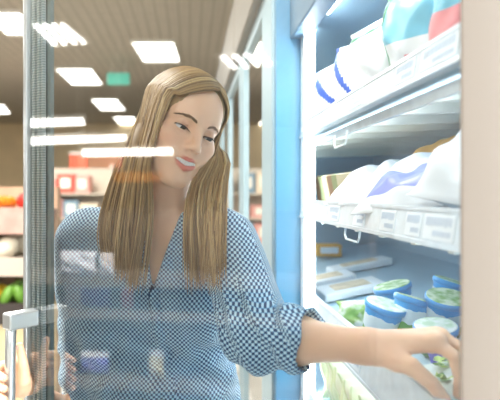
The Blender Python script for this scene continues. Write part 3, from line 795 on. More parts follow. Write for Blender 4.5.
RAILC = mat('price_rail_plastic', srgb(226,238,246), .25, noise=.10, nscale=40); RIB = mat('shelf_rib_cream', srgb(246,244,232), .5)
TK = mat('ticket_paper', srgb(232,240,246), .6); INK = mat('ticket_ink', srgb(194,208,224), .7)
def shelf(hf, rail0, rail1, xr, slope, tickets, ribs=True, deck=.012, wx=XB, lip=None, led=None, ry=(.64,.70,.82,.96,1.10,1.24,1.38,1.55,1.75,1.95)):
    k = slope
    sh = MB(); y0, y1 = .60, YE-.02
    def zz(x): return z(hf)+k*(x-xr)
    sh.hexa([(xr,y0,zz(xr)-deck),(wx,y0,zz(wx)-deck),(wx,y1,zz(wx)-deck),(xr,y1,zz(xr)-deck),(xr,y0,zz(xr)),(wx,y0,zz(wx)),(wx,y1,zz(wx)),(xr,y1,zz(xr))])
    s = sh.build('shelf', STEEL2, fr)
    MB().hexa([(xr-.016,y0,z(rail0)),(xr-.006,y0,z(rail0)),(xr-.006,y1,z(rail0)),(xr-.016,y1,z(rail0)),(xr-.010,y0,z(rail1)),(xr,y0,z(rail1)),(xr,y1,z(rail1)),(xr-.010,y1,z(rail1))]).box((xr-.018,y0,z(rail0)-.004),(xr,y1,z(rail0)+.002)).box((xr-.012,y0,z(rail1)-.002),(xr+.002,y1,z(rail1)+.003)).build('price_rail', RAILC, s)
    if ribs:
        if lip: MB().box((xr+.006,y0,z(lip[0])),(xr+.012,y1,z(lip[1]))).build('shelf_lip', RAILC, s)
        for y in ry:
            MB().hexa([(xr+.02,y-.008,zz(xr+.02)-deck-.018),(wx,y-.008,zz(wx)-deck-.018),(wx,y+.008,zz(wx)-deck-.018),(xr+.02,y+.008,zz(xr+.02)-deck-.018),(xr+.02,y-.008,zz(xr+.02)-deck),(wx,y-.008,zz(wx)-deck),(wx,y+.008,zz(wx)-deck),(xr+.02,y+.008,zz(xr+.02)-deck)]).build('rib', RIB, s)
    if led: MB().box((xr+(.05 if not lip else .014),y0+.05,z(led[0])),(xr+(.075 if not lip else .022),y1,z(led[1]))).build('led_strip', LEDL if lip else LEDW, s)  # unseen glowing strip, added to brighten the space beneath the shelf
    rg = random.Random(int(hf*1000)+99)
    for (ya, yb) in tickets:
        hh = rail1-rail0; m = MB(); n = 10
        def q(y, u, o): xx = (xr-.016)*(1-u)+(xr-.010)*u-o; return (xx, y, z(rail0+u*hh))
        m.hexa([q(ya,.12,.0015),q(ya,.12,0),q(yb,.12,0),q(yb,.12,.0015),q(ya,.88,.0015),q(ya,.88,0),q(yb,.88,0),q(yb,.88,.0015)])
        w = yb-ya
        def bar(a, b, u0, u1): m.hexa([q(ya+w*a,u0,.002),q(ya+w*a,u0,.0015),q(ya+w*b,u0,.0015),q(ya+w*b,u0,.002),q(ya+w*a,u1,.002),q(ya+w*a,u1,.0015),q(ya+w*b,u1,.0015),q(ya+w*b,u1,.002)], 1)
        a = .08
        while a < .9:
            b = a+rg.uniform(.04,.09); bar(a, min(b,.94), .52+rg.uniform(0,.06), .80); a = b+.03
        a = .08
        while a < .6: b = a+rg.uniform(.03,.06); bar(a, b, .24, .40); a = b+.025
        m.build('price_ticket', [TK, INK], s)
    return s
LEDW = emat('led_shelf_fill', (.90,.96,1,1), 6.0); LEDL = emat('led_lip_fill', (.90,.96,1,1), 7.0)  # glow of the hidden strips added under the shelves
STEEL2 = mat('shelf_steel', srgb(160,190,208), .4)
shelf(.152, .150, .187, .312, .03, [(.61,.71),(.73,.80),(.95,1.03),(1.15,1.22)], lip=(.120,.136), led=(.126,.134), deck=.012, ry=(.62,.735,.86,1.0,1.12,1.25,1.40,1.56,1.75,1.95))
shelf(-.050, -.062, -.021, .312, .12, [(.62,.70),(.71,.76),(.80,.86),(.94,1.0),(1.1,1.18)], led=(-.074,-.068))
lo_shelf = shelf(-.310, -.330, -.262, .318, .20, [(.62,.69),(.98,1.06)], ribs=False, led=(-.352,-.344))
shelf(-.520, -.56, -.50, .312, .10, [(.9,1.0)], ribs=False)
# wire clips below the rails
WIRE = mat('clear_clip', srgb(232,244,250), .1)
for (y, hb) in ((1.02, -.062), (1.10, .120)):
    MB().tube([(.302,y-.045,z(hb)),(.300,y-.045,z(hb)-.018),(.300,y-.036,z(hb)-.026),(.300,y+.036,z(hb)-.026),(.300,y+.045,z(hb)-.018),(.302,y+.045,z(hb))], .0022, 8).build('wire_clip', WIRE, fr)
# a line of back edges and dividers on the lower shelf
MB().box((.70,YN+.02,z(-.262)),(.706,YE-.03,z(-.236))).build('shelf_divider', RIB, fr)

# the door (part of the fridge): glass pane over a slim frame, handle near its free edge
FRM = mat('door_frame_taupe', srgb(110,103,96), .6, spec=.2); DRK = stripe_mat('ribbed_gasket', srgb(246,252,252), srgb(196,212,214), 190, 'Z', .5); ALU = mat('aluminium', srgb(196,202,204), .28, metal=.85); BLK = mat('gasket_black', srgb(70,80,82), .5); GRYB = mat('glass_border_grey', srgb(150,164,162), .5)
ZB, ZT = .30-CAMZ, .425
def dbox(mb, s0, s1, o0, o1, h0, h1, mi=0): return mb.box((s0,o0,h0),(s1,o1,h1), mi, M=DM)
door = dbox(MB(), -.075, .036, -.030, .008, ZB, ZT)
dbox(door, .036, DW-.03, -.028, -.006, ZT-.03, ZT); dbox(door, .036, DW-.03, -.028, -.006, ZB, ZB+.06)
door = door.build('door', FRM, fr, bevel=.004)
dbox(MB(), DW-.012, DW, -.032, .006, ZB, ZT).build('edge_trim', ALU, door, bevel=.003)
gm = MB()
for k, (a, b) in enumerate(((.8575,.868),(.843,.8525),(.8335,.8385))): dbox(gm, a, b, -.020-.002*k, -.008-.002*k, ZB, ZT, 0)
dbox(gm, .832, .869, -.032, -.020, ZB, ZT, 1)
gm.build('gasket', [DRK, BLK], door)
dbox(MB(), .820, .832, -.030, -.022, ZB, ZT).build('spacer_bar', GRYB, door)
def glass_mat():
    m = bpy.data.materials.new('clear_door_glass'); m.use_nodes = True; t = NT(m); t.n.clear()
    out = t.new('ShaderNodeOutputMaterial'); tr = t.new('ShaderNodeBsdfTransparent'); gl = t.new('ShaderNodeBsdfGlossy'); gl.inputs['Roughness'].default_value = 0.0
    tr.inputs[0].default_value = (.95,.98,.97,1); gl.inputs[0].default_value = (1,1,1,1)
    fr_ = t.new('ShaderNodeFresnel'); fr_.inputs[0].default_value = 1.5
    mu = t.new('ShaderNodeMath', operation='MULTIPLY_ADD'); mu.inputs[1].default_value = 1.2; mu.inputs[2].default_value = GLASS_REFL; mu.use_clamp = True; t.link(fr_.outputs[0], mu.inputs[0])
    mx = t.new('ShaderNodeMixShader'); 
    df = t.new('ShaderNodeBsdfDiffuse'); df.inputs[0].default_value = (1,1,1,1); tl = t.new('ShaderNodeBsdfTranslucent'); tl.inputs[0].default_value = (1,1,1,1)
    hz = t.new('ShaderNodeMixShader'); hz.inputs[0].default_value = .5; t.link(df.outputs[0], hz.inputs[1]); t.link(tl.outputs[0], hz.inputs[2])
    th = t.new('ShaderNodeMixShader'); th.inputs[0].default_value = HAZE; t.link(tr.outputs[0], th.inputs[1]); t.link(hz.outputs[0], th.inputs[2])
    t.link(mu.outputs[0], mx.inputs[0]); t.link(th.outputs[0], mx.inputs[1]); t.link(gl.outputs[0], mx.inputs[2]); t.link(mx.outputs[0], out.inputs[0]); return m
GLASS_REFL = .075; HAZE = .009
GLASS = glass_mat()
pane = MB(); pane.add([DM @ Vector(v) for v in ((.03,0,ZB+.01),(DW-.013,0,ZB+.01),(DW-.013,0,ZT-.005),(.03,0,ZT-.005))], [(0,1,2,3)])
pane = pane.build('glass_pane', GLASS, door)
hs = .838
dbox(MB(), hs-.015, hs+.015, .0, .066, -.264, -.232).build('handle_bracket', ALU, door, bevel=.004)
dbox(MB(), hs-.015, hs+.015, .0, .066, -.725, -.695).build('handle_bracket', ALU, door, bevel=.004)
hb = MB(); hb.tube([D(hs,.054,-.235), D(hs,.056,-.30), D(hs,.058,-.47), D(hs,.056,-.65), D(hs,.054,-.712)], .0105, 14); hb.build('handle', ALU, door, smooth=True)

# the second bay of the same fridge, its door closed
XO = .225
BLUE = mat('fridge_side_blue', srgb(74,130,164), .35); PALE = mat('door_frame_pale', srgb(150,174,184), .45); LEDS = emat('led_soft', (.86,.95,1,1), 1.3); LEDM = emat('led_mid', (.86,.95,1,1), 10.0)
MB().box((XO+.008,YF+.055,.0),(XF+.03,YF+.085,z(.60))).build('post_cover', BLUE, fr)
d2 = MB().box((XO,YF+.085,.0),(XO+.05,1.72,z(.60))).box((XO,2.32,.0),(XO+.05,2.40,z(.60))).box((XO,1.72,z(.55)),(XO+.05,2.32,z(.60))).box((XO,1.72,.0),(XO+.05,2.32,.2)).build('door', PALE, fr)
MB().add([(XO+.012,1.70,.2),(XO+.012,2.33,.2),(XO+.012,2.33,z(.56)),(XO+.012,1.70,z(.56))], [(0,1,2,3)]).build('glass_pane', GLASS, d2)
MB().box((XO-.03,YF+.065,z(.60)),(XF,YE+.03,z(.86))).build('canopy', CAN, fr, bevel=.004)
MB().box((XF-.026,2.27,.4),(XF-.012,2.29,z(.30))).build('led_strip', LEDS, fr, bevel=.003)
MB().box((XF+.03,YF+.1,z(.447)),(XF+.05,YE-.05,z(.459))).build('led_strip', LEDM, fr, bevel=.003)
# ------------------------------------------------------------------ the next fridge along the row
nf = thing('display_fridge', 'next fridge along the row with all its glass doors closed', 'fridge', (.55, 3.4, 0))
for (a, b) in ((2.52, 3.2), (3.3, 3.98), (4.08, 4.8)):
    dd = MB().box((XO,a-.08,.0),(XO+.05,a,z(.60))).box((XO,b,.0),(XO+.05,b+.02,z(.60))).box((XO,a,z(.55)),(XO+.05,b,z(.60))).box((XO,a,.0),(XO+.05,b,.2)).build('door', PALE, nf)
    MB().add([(XO+.012,a-.01,.2),(XO+.012,b+.01,.2),(XO+.012,b+.01,z(.56)),(XO+.012,a-.01,z(.56))], [(0,1,2,3)]).build('glass_pane', GLASS, dd)
    MB().box((XO+.06,b-.02,.25),(XO+.085,b+.01,z(.50))).build('led_strip', LEDS, nf, bevel=.003)
    for hh in (-.52,-.26,-.05,.17,.38): MB().box((XO+.07,a,z(hh)),(XB,b,z(hh)+.02)).box((XO+.065,a,z(hh)-.01),(XO+.07,b,z(hh)+.035)).build('shelf', FWH, nf)
MB().box((XB,2.48,.1),(XB+.06,4.9,z(.62))).build('back_panel', FGR, nf)
MB().box((XO+.06,2.48,.0),(XB,4.9,.12)).build('base', FGR, nf)
MB().box((XO+.06,2.48,z(.56)),(XB,4.9,z(.62))).build('ceiling_panel', FGR, nf)
MB().box((XO-.03,2.46,z(.60)),(XB,4.9,z(.86))).build('canopy', CAN, nf, bevel=.004)
# goods inside the next fridge
rg = random.Random(9)
for hh in (-.24,-.03,.19):
    for k in range(6):
        a = 2.58+k*.10; c = [(226,236,240),(236,190,180),(170,200,150),(120,160,210)][rg.randrange(4)]
        o = MB().box((-.05,-.045,0),(.05,.045,.12)).box((-.052,-.03,.03),(-.05,.03,.09),1).build('chilled_carton', [mat('carton_%d_%d_%d' % c, srgb(*c), .5), TK], bevel=.008)
        o.location = (XO+.16, a, z(hh)+.001); tag(o, 'chilled carton on a shelf inside the closed next fridge', 'carton', 'cartons in the closed fridge')
# ------------------------------------------------------------------ chilled goods
def pillow(w, h, th, seed, mats, band=None, crimp=.08, name='bag', parent=None, lump=.3):
    """a filled film bag standing in its x-z plane, thickness along y"""
    rg = np.random.default_rng(seed); nx, nz = 22, 22; vs, fs, ms = [], [], []
    ph = rg.uniform(0, 6, 6)
    for sd in (-1, 1):
        for j in range(nz+1):
            for i in range(nx+1):
                u = 2*i/nx-1; v = 2*j/nz-1
                vv = np.clip(abs(v)/(1-crimp), 0, 1); t = th*.5*((1-u**4)*(1-vv**3))**.6
                t *= 1+lump*.5*(math.sin(3*u+ph[0]+2*v)*math.sin(4*v+ph[1])+.5*math.sin(9*u+ph[2])*math.sin(7*v+ph[3]))
                t += .0008
                pinch = 1-.06*(1-abs(v))
                vs.append((u*w*.5*pinch+.004*math.sin(5*v+ph[4]), sd*t+.012*h*math.sin(3*v+ph[5]), (v+1)*h*.5))
    n = (nx+1)*(nz+1)
    for sd in (0, 1):
        for j in range(nz):
            for i in range(nx):
                a = sd*n+j*(nx+1)+i; f = (a, a+1, a+nx+2, a+nx+1); fs.append(f if sd == 0 else f[::-1])
                ms.append(band((i+.5)/nx, (j+.5)/nz) if band else 0)
    for i in range(nx):
        for j in (0, nz):
            a = j*(nx+1)+i; fs.append((a, a+1, n+a+1, n+a)); ms.append(0)
    for j in range(nz):
        for i in (0, nx):
            a = j*(nx+1)+i; fs.append((a, a+nx+1, n+a+nx+1, n+a)); ms.append(0)
    mb = MB(); mb.v = vs; mb.f = fs; mb.m = ms
    return mb.build(name, mats, parent, smooth=True)
WFILM = mat('white_film', srgb(232,238,243), .45, spec=.3); BFILM = mat('blue_print', srgb(66,104,200), .5, spec=.2); GFILM = mat('green_print', srgb(60,140,96), .3); CFILM = mat('clear_grey_film', srgb(206,220,216), .2)
LBLUE = mat('light_blue_print', srgb(130,206,232), .3); PINKP = mat('pink_print', srgb(234,150,156), .35); OLIVE = mat('beige_green_print', srgb(190,190,150), .4); ORNG = mat('orange_food', srgb(226,170,84), .5); LILAC = mat('lilac_print', srgb(126,140,214), .35)
def zs(hf, xr, k, x): return CAMZ+hf+k*(x-xr)
# top shelf, standing packs, front faces towards the aisle (-X)
def stand(o, x, y, zz, rz, tilt=0.0, roll=0.0): o.location = (x, y, zz); o.rotation_euler = (tilt, roll, rz)
def b_white(u, v): return 1 if (abs(v-.88+.9*(u-.15)) < .085 or u < .10) else 0
rz = math.radians(-78)
tops = [
 ('snack_bag', 'white bag with blue bands at the far end of the top shelf', 'bag', .15,.15,.05, [WFILM,BFILM], b_white, .365,1.47, .0),
 ('snack_bag', 'second white bag with blue bands from the far end of the top shelf', 'bag', .155,.155,.055, [WFILM,BFILM], b_white, .365,1.33, .0),
 ('snack_bag', 'third white bag with blue bands, beside the green edged bag, on the top shelf', 'bag', .16,.16,.055, [WFILM,BFILM,LILAC], lambda u,v: 2 if abs(v-1.25+1.1*(u-.15)) < .07 else 1 if (abs(v-.80+1.1*(u-.15)) < .08 or u < .08) else 0, .365,1.17, .0),
 ('frozen_bag', 'plump white bag with green top on the top shelf', 'bag', .17,.165,.075, [WFILM,CFILM,GFILM], lambda u,v: 2 if .86 < v < .92 else 1 if v > .66 else 0, .37,1.02, .0),
 ('frozen_bag', 'light blue bag with green corner and pink print on the top shelf', 'bag', .17,.165,.07, [LBLUE,WFILM,GFILM,PINKP], lambda u,v: 2 if u < .14 and v > .25 else 3 if (.12 < v < .36 and u > .45) else 1 if v < .5 else 0, .37,.85, .0),
 ('frozen_bag', 'pale blue pink bag nearest the door frame on the top shelf', 'bag', .16,.16,.07, [LBLUE,WFILM,GFILM,PINKP], lambda u,v: 3 if .2 < v < .5 else 2 if v > .9 else 0, .37,.68, .0)]
for i, (nm, lb, ct, w, h, th, ms, bd, x, y, tl) in enumerate(tops):
    o = pillow(w, h, th, 20+i, ms, bd, name=nm); stand(o, x, y, zs(.152,.312,.03,x)+.002, math.radians(-72), 0, 0); o.rotation_euler = (math.radians(8), math.radians([3,-4,5,-3,4,2][i]), math.radians(-72)); tag(o, lb, ct, 'bags on the top shelf')
    for s in (0,): pass
# middle shelf: bags lying in a heap and packs leaning at the far end
k = .12
mids = [
 ('food_bag', 'large white bag nearest the door frame on the middle shelf', .20,.17,.085, [WFILM,CFILM], lambda u,v: 1 if abs(u-.5-.1*v) < .012 else 0, .395,.70,.030, (62,8,-70)),
 ('food_bag', 'white bag with a blue printed panel on the middle shelf', .20,.17,.06, [WFILM,LILAC,CFILM], lambda u,v: 1 if (.12 < v < .5 and .15 < u < .8) else 0, .372,.86,.022, (66,-6,-64)),
 ('food_bag', 'crumpled white bag with grey top behind the blue printed bag', .19,.16,.06, [WFILM,CFILM], lambda u,v: 1 if v > .72 else 0, .44,.93,.018, (58,10,-80)),
 ('food_bag', 'glossy white bag in the middle of the middle shelf', .18,.16,.055, [WFILM,CFILM], lambda u,v: 1 if v > .8 else 0, .372,1.01,.018, (66,4,-72)),
 ('food_bag', 'orange topped food bag in the heap on the middle shelf', .15,.15,.06, [ORNG,WFILM,OLIVE], lambda u,v: 1 if v < .3 else 2 if v > .85 else 0, .47,1.06,.024, (48,-8,-85)),
 ('food_bag', 'flat white bag at the far half of the middle shelf', .17,.15,.05, [WFILM,CFILM], lambda u,v: 1 if u > .86 else 0, .372,1.14,.016, (64,6,-70)),
]
for i, (nm, lb, w, h, th, ms, bd, x, y, up, rot) in enumerate(mids):
    o = pillow(w, h, th, 60+i, ms, bd, name=nm, lump=.6); o.location = (x-.05, y, zs(-.050,.312,k,x-.05)+up); o.rotation_euler = tuple(math.radians(a) for a in (-rot[0]+10, rot[1], rot[2])); tag(o, lb, 'bag', 'bags on the middle shelf')
PACKC = [mat('pack_beige', srgb(206,192,160), .5), mat('pack_olive', srgb(150,158,120), .5), mat('pack_brown', srgb(164,130,104), .5)]
for i in range(6):
    y = 1.26+.045*i; nm = ['beige','olive green','brown'][i % 3]
    o = MB().box((-.05,-.010,0),(.05,.010,.085)).box((-.03,-.0115,.025),(.03,-.010,.065),1).build('slim_food_pack', [PACKC[i % 3], TK], bevel=.005)
    o.location = (.40, y, zs(-.050,.312,k,.40)+.006); o.rotation_euler = (math.radians(14), math.radians(-7), math.radians(-78)); o.rotation_euler = (math.radians(12), math.radians(-6), math.radians(-38))
    tag(o, f'slim {nm} pack leaning at the far end of the middle shelf'+(', front one' if i < 3 else ', back one'), 'pack', 'slim packs on the middle shelf')
# lower shelf: salad cups
CUPB = mat('cup_blue', srgb(34,150,224), .35); LIDR = mat('lid_rim_blue', srgb(70,160,226), .35)
def lid_mat(name, c1, c2):
    m = mat(name, c1, .35); t = NT(m); b = t.n['Principled BSDF']; tc = t.new('ShaderNodeTexCoord'); nz = t.new('ShaderNodeTexNoise'); nz.inputs['Scale'].default_value = 38; t.link(tc.outputs['Object'], nz.inputs['Vector'])
    r = t.new('ShaderNodeValToRGB'); r.color_ramp.elements[0].position = .42; r.color_ramp.elements[1].position = .60; r.color_ramp.elements[0].color = c2; r.color_ramp.elements[1].color = c1; t.link(nz.outputs['Fac'], r.inputs[0]); t.link(r.outputs[0], b.inputs['Base Color']); return m
LIDP = lid_mat('lid_print', srgb(226,238,216), srgb(140,186,110)); LIDW = lid_mat('lid_white_print', srgb(240,246,246), srgb(190,218,190))
def cup_side():
    m = mat('cup_print', srgb(34,150,224), .35); t = NT(m); b = t.n['Principled BSDF']; tc = t.new('ShaderNodeTexCoord'); s = t.new('ShaderNodeSeparateXYZ'); t.link(tc.outputs['Object'], s.inputs[0])
    nz = t.new('ShaderNodeTexNoise'); nz.inputs['Scale'].default_value = 45; t.link(tc.outputs['Object'], nz.inputs['Vector'])
    a = t.new('ShaderNodeMath', operation='MULTIPLY_ADD'); a.inputs[1].default_value = .022; t.link(nz.outputs['Fac'], a.inputs[0]); t.link(s.outputs['Z'], a.inputs[2])
    r = t.new('ShaderNodeValToRGB'); mr = t.new('ShaderNodeMapRange'); mr.inputs['From Min'].default_value = 0; mr.inputs['From Max'].default_value = .09; t.link(a.outputs[0], mr.inputs['Value']); t.link(mr.outputs['Result'], r.inputs[0])
    r.color_ramp.interpolation = 'CONSTANT'; e = r.color_ramp.elements; e[0].position = 0; e[0].color = srgb(34,120,60); e[1].position = .24; e[1].color = srgb(206,190,60)
    for p_, c in ((.32, srgb(90,160,70)), (.46, srgb(226,240,246)), (.74, srgb(40,160,230))): n = r.color_ramp.elements.new(p_); n.color = c
    t.link(r.outputs[0], b.inputs['Base Color']); return m
CUPS = cup_side()
def cup(lidm, hgt=.078, r=.039):
    mb = MB(); mb.lathe([(r*.72,0),(r*.76,.002),(r*.94,hgt-.012),(r*.95,hgt-.008)], 32, mi=0)
    root = mb.build('salad_cup', CUPS, smooth=True)
    MB().lathe([(r*.97,hgt-.010),(r*1.03,hgt-.009),(r*1.05,hgt-.003),(r*1.04,hgt+.001),(r*.97,hgt+.0015)], 32).build('lid_rim', LIDR, root, smooth=True)
    MB().lathe([(r*.985,hgt-.002),(r*.985,hgt+.0022),(r*.93,hgt+.0030),(r*.90,hgt+.0022)], 32).build('lid', lidm, root, smooth=False)
    return root
def cz(x): return zs(-.310,.318,.20,x)
base_tilt = math.atan(.20)
cups = [
 (LIDW, .372, 1.100, 'blue salad cup with white lid nearest her wrist'),
 (LIDP, .425, 1.085, 'blue salad cup with green printed lid, middle of the front three'),
 (LIDP, .487, 1.060, 'blue salad cup with green printed lid beside the door frame'),
 (LIDP, .462, 1.20, 'blue salad cup behind the middle cup, lid edge showing'),
 (LIDP, .535, 1.165, 'blue salad cup half hidden behind the cup at the frame')]
for (lm, x, y, lb) in cups:
    o = cup(lm); o.location = (x, y, cz(x)+.004); o.rotation_euler = (math.radians(11), -base_tilt, random.uniform(0,6)); tag(o, lb, 'cup', 'salad cups on the lower shelf')
o = cup(LIDW, .05, .036); o.location = (.437,.975,cz(.437)+.003); o.rotation_euler = (0,-base_tilt,1); tag(o, 'low blue salad cup just behind her knuckles', 'cup', 'salad cups on the lower shelf')
# white and green upright pack left of the cups
o = pillow(.075,.062,.03,91,[lid_mat('salad_print', srgb(240,246,242), srgb(150,196,110))], None, name='salad_bag'); o.location = (.362,1.20,cz(.362)+.004); o.rotation_euler = (math.radians(-16), math.radians(-6), math.radians(-20)); tag(o, 'white salad bag with green leaves left of the blue cups', 'bag')
# small items by her fingertips
TRAY = mat('clear_tray', srgb(214,226,226), .12); PURP = mat('purple_leaf', srgb(92,84,190), .5)
o = thing('salad_tray', 'clear tray with lime green salad under her fingertips', 'tray', (.415,.80,cz(.415)))
def sl(x, y, dz): return (x, y, cz(x)+dz)
MB().hexa([sl(.35,.75,.003),sl(.47,.75,.003),sl(.47,.86,.003),sl(.35,.86,.003),sl(.34,.74,.030),sl(.48,.74,.030),sl(.48,.87,.030),sl(.34,.87,.030)]).build('tray_shell', TRAY, o, bevel=.006)
gm = MB(); rg = random.Random(2)
for i in range(40):
    x, y = rg.uniform(.355,.465), rg.uniform(.755,.855); a = rg.uniform(0,6); zc = cz(x)+.034+rg.uniform(0,.008); r_ = rg.uniform(.008,.015)
    gm.add([(x+r_*math.cos(a+t)*(.6 if j % 2 else 1), y+r_*math.sin(a+t)*(.6 if j % 2 else 1), zc+rg.uniform(-.003,.005)) for j, t in enumerate([k_*math.pi/4 for k_ in range(8)])], [tuple(range(8))], rg.choice([0,0,1]))
tag(gm.build('salad_leaves', [mat('lime_leaf', srgb(176,206,120), .5), mat('leaf_green', srgb(96,150,60), .5)], o), kind='stuff')
for i, (x, y, lb) in enumerate(((.425,.915,'small purple pot with pale lid behind her fingers'),(.46,.79,'small purple pot with pale lid at her fingertip'))):
    r_ = MB().lathe([(.020,0),(.021,.001),(.025,.030),(.025,.033)], 24).build('dip_pot', PURP, smooth=True)
    MB().lathe([(.0265,.032),(.0275,.034),(.0265,.037),(.024,.0375)], 24).build('lid', CFILM, r_, smooth=True)
    r_.location = (x, y, cz(x)+(.003 if i == 0 else .046)); r_.rotation_euler = (0,-base_tilt,0); tag(r_, lb, 'pot')
# flat packs at the far end of the lower shelf
FP = mat('flat_pack_food', srgb(222,206,178), .5, noise=.3, nscale=40)
flats = [(.43,1.74,.16,.12,.022,'flat white food pack beside the bright strip on the lower shelf'),(.45,1.55,.17,.13,.022,'flat white food pack between the bright strip and the cups'),(.57,1.86,.20,.09,.022,'long flat pack behind the other flat packs on the lower shelf')]
for i, (x, y, w, d, h, lb) in enumerate(flats):
    t = thing('flat_food_pack', lb, 'pack', (x,y,cz(x)+.002), 'flat packs on the lower shelf')
    def s3(u, v, dz): return (x+u, y+v, cz(x+u)+.003+dz)
    MB().hexa([s3(-w/2,-d/2,0),s3(w/2,-d/2,0),s3(w/2,d/2,0),s3(-w/2,d/2,0),s3(-w/2,-d/2,h),s3(w/2,-d/2,h),s3(w/2,d/2,h),s3(-w/2,d/2,h)]).build('tray', WFILM, t, bevel=.005)
    MB().hexa([s3(-w*.3,-d*.3,h),s3(w*.3,-d*.3,h),s3(w*.3,d*.3,h),s3(-w*.3,d*.3,h),s3(-w*.26,-d*.26,h+.003),s3(w*.26,-d*.26,h+.003),s3(w*.26,d*.26,h+.003),s3(-w*.26,d*.26,h+.003)]).build('food_window', FP, t, bevel=.001)
o = thing('small_food_box', 'small orange food box by the bright strip on the lower shelf', 'box', (.55,2.2,cz(.55)))
MB().box((.50,2.17,cz(.50)+.022),(.60,2.24,cz(.50)+.07)).build('carton', ORNG, o, bevel=.004); MB().box((.515,2.169,cz(.50)+.035),(.585,2.170,cz(.50)+.06)).build('label', TK, o)
# bottom shelf: a row of tall pale packs
PG = [mat('pale_green_pack', srgb(232,240,206), .4), mat('pale_yellow_pack', srgb(242,240,216), .4)]
for i in range(11):
    y = .93+.044*i
    o = pillow(.10,.125,.036,130+i,[PG[i % 2], WFILM, mat('green_edge', srgb(214,222,176), .5)], lambda u,v: 2 if abs(u-.5) > .46 else 1 if .35 < v < .6 and .2 < u < .8 else 0, name='vegetable_pack', lump=.2)
    o.location = (.385, y, zs(-.520,.312,.10,.385)+.003); o.rotation_euler = (math.radians(4), math.radians(-6), math.radians(-12)); tag(o, 'upright pale '+['green','yellow'][i % 2]+' vegetable pack in the row on the bottom shelf', 'pack', 'pale '+['green','yellow'][i % 2]+' packs on the bottom shelf')

# ------------------------------------------------------------------ the rack across the aisle, seen in the door glass
rk = thing('produce_rack', 'produce rack across the aisle mirrored in the door glass', 'rack', (-2.9, 1.2, 0))
def VM(px, py, Y): return Vector(mirror(P(px, py, Y)))
WP = mat('white_wrap', srgb(240,238,244), .6); PUR = mat('purple_wrap', srgb(104,88,196), .6); 
a0, a1 = VM(20,300,3.6), VM(300,300,3.3)
ex = (a1-a0); ex.z = 0; ex.normalize(); ey = Vector((-ex.y, ex.x, 0));
if ey.x > 0: ey = -ey
RM = Matrix(((ex.x, ey.x, 0, a0.x),(ex.y, ey.y, 0, a0.y),(0,0,1,0),(0,0,0,1)))
RL_ = 2.2
for hh in (.18, .62, .83): MB().box((-.2,0.0,hh-.03),(RL_,.5,hh), 0, RM).box((-.2,-.02,hh-.04),(RL_,0,hh+.02), 0, RM).build('shelf_board', mat('rack_board', srgb(120,110,100), .7), rk)
MB().box((-.2,.5,0),(RL_,.54,1.25), 0, RM).build('back_panel', mat('rack_back', srgb(96,88,80), .8), rk)
for x in (-.22, RL_): MB().box((x,0,0),(x+.04,.54,1.28), 0, RM).build('upright', mat('rack_board', srgb(120,110,100)), rk)
def bunch(px, py, Y, w, h, m, lb, nm, cat, seed):
    c = VM(px, py, Y); 
    o = pillow(w, h, w*.35, seed, [m, WP], lambda u,v: 1 if v > .75 else 0, name=nm, lump=.8)
    best = min((.18,.62,.83), key=lambda s: abs(s-(c.z-h/2)))
    loc = RM.inverted() @ c; loc.y = .12; loc.z = best+.004; o.location = RM @ loc; o.rotation_euler = (0,0,math.atan2(ex.y,ex.x)); tag(o, lb, cat)
bunch(62,262,3.4,.26,.16,WP,'wide white wrapped bundle on the top board of the mirrored rack','wrapped_bundle','bundle',201)
bunch(95,262,3.4,.10,.15,WP,'narrow white wrapped bundle on the top board of the mirrored rack','wrapped_bundle','bundle',202)
bunch(58,300,3.4,.14,.15,WP,'white wrapped bundle beside the purple one on the mirrored rack','wrapped_bundle','bundle',203)
bunch(82,302,3.4,.22,.17,PUR,'purple wrapped bundle with white top on the mirrored rack','wrapped_bundle','bundle',204)
bunch(82,348,3.4,.20,.15,PUR,'lower purple wrapped bundle on the mirrored rack','wrapped_bundle','bundle',205)
bunch(118,325,3.4,.09,.17,PINKP,'pink wrapped bundle right of the purple ones on the mirrored rack','wrapped_bundle','bundle',206)
bunch(150,352,3.4,.10,.18,mat('cream_wrap', srgb(240,224,180), .6),'cream wrapped bundle at the right of the mirrored rack','wrapped_bundle','bundle',207)
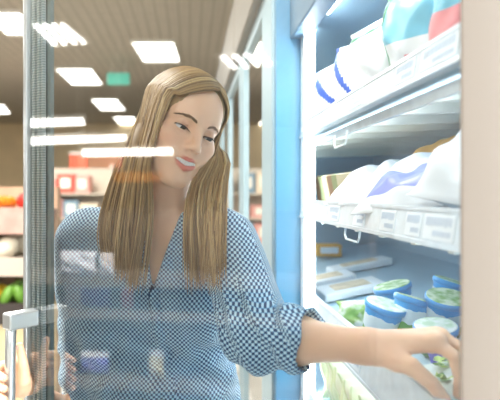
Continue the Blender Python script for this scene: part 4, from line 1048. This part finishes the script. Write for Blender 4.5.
# hanging boards over the aisle on the left
for (px, py, Y, w, h, c, lb) in ((138,177,6.5,.55,.12,(236,150,40),'orange hanging board mirrored across her hair'),(100,163,7.5,.6,.16,(214,120,90),'salmon hanging board mirrored beside her hair')):
    c3 = VM(px, py, Y); t = thing('hanging_board', lb, 'sign', c3); A = Matrix.Translation(c3) @ Matrix.Rotation(math.radians(90), 4, 'Z')
    MB().box((-w/2,-.02,-h/2),(w/2,.02,h/2), 0, A).build('board', mat('board_%d' % c[0]+'_%d' % c[1], srgb(*c), .5, emit=srgb(*c), estr=0), t, bevel=.006)
    for s in (-.4, .4): MB().tube([A @ Vector((w*s,0,h/2)), Vector(((A @ Vector((w*s,0,0))).x,(A @ Vector((w*s,0,0))).y,CEIL))], .004, 6).build('hanger', LFR, t)
# ------------------------------------------------------------------ light
w = bpy.data.worlds.new('shop_light'); SC.world = w; w.use_nodes = True
bg = w.node_tree.nodes['Background']; bg.inputs[0].default_value = (1.0,.97,.93,1); bg.inputs[1].default_value = .5
def area(name, loc, rot, e, sx, sy, col):
    l = bpy.data.lights.new(name, 'AREA'); l.energy = e; l.shape = 'RECTANGLE'; l.size = sx; l.size_y = sy; l.color = col
    o = bpy.data.objects.new(name, l); COL.objects.link(o); o.location = loc; o.rotation_euler = rot; return o
area('added_ceiling_fill', (-.5,-.9,3.2), (math.radians(25),0,0), 200, 1.2, 1.2, (1,.97,.92))  # fill light added in front of her to light her face
area('added_ceiling_fill', (-1.2,2.2,3.2), (0,0,0), 80, 1.2, 1.2, (1,.97,.92))  # fill light added for the shop's ambient level
area('added_ceiling_fill', (-4,5,3.2), (0,0,0), 150, 3, 3, (1,.97,.92))  # broad fill light added for the ambient level further left
area('added_ceiling_fill', (-2.3,7.6,3.2), (0,0,0), 110, 1.2, 1.2, (1,.97,.92))  # fill light added for the ambient level near the far shelf

area('added_rack_fill', (-1.6,.5,3.0), (0,math.radians(32),0), 110, 1.2, .5, (1,.97,.93))  # fill light added and aimed at the rack to strengthen its reflection
SC.view_settings.exposure = .4
area('added_ceiling_fill', (-.2,-4.2,3.2), (math.radians(40),0,0), 200, 1.2, 1.2, (1,.97,.92))  # more frontal fill light, added to brighten her face
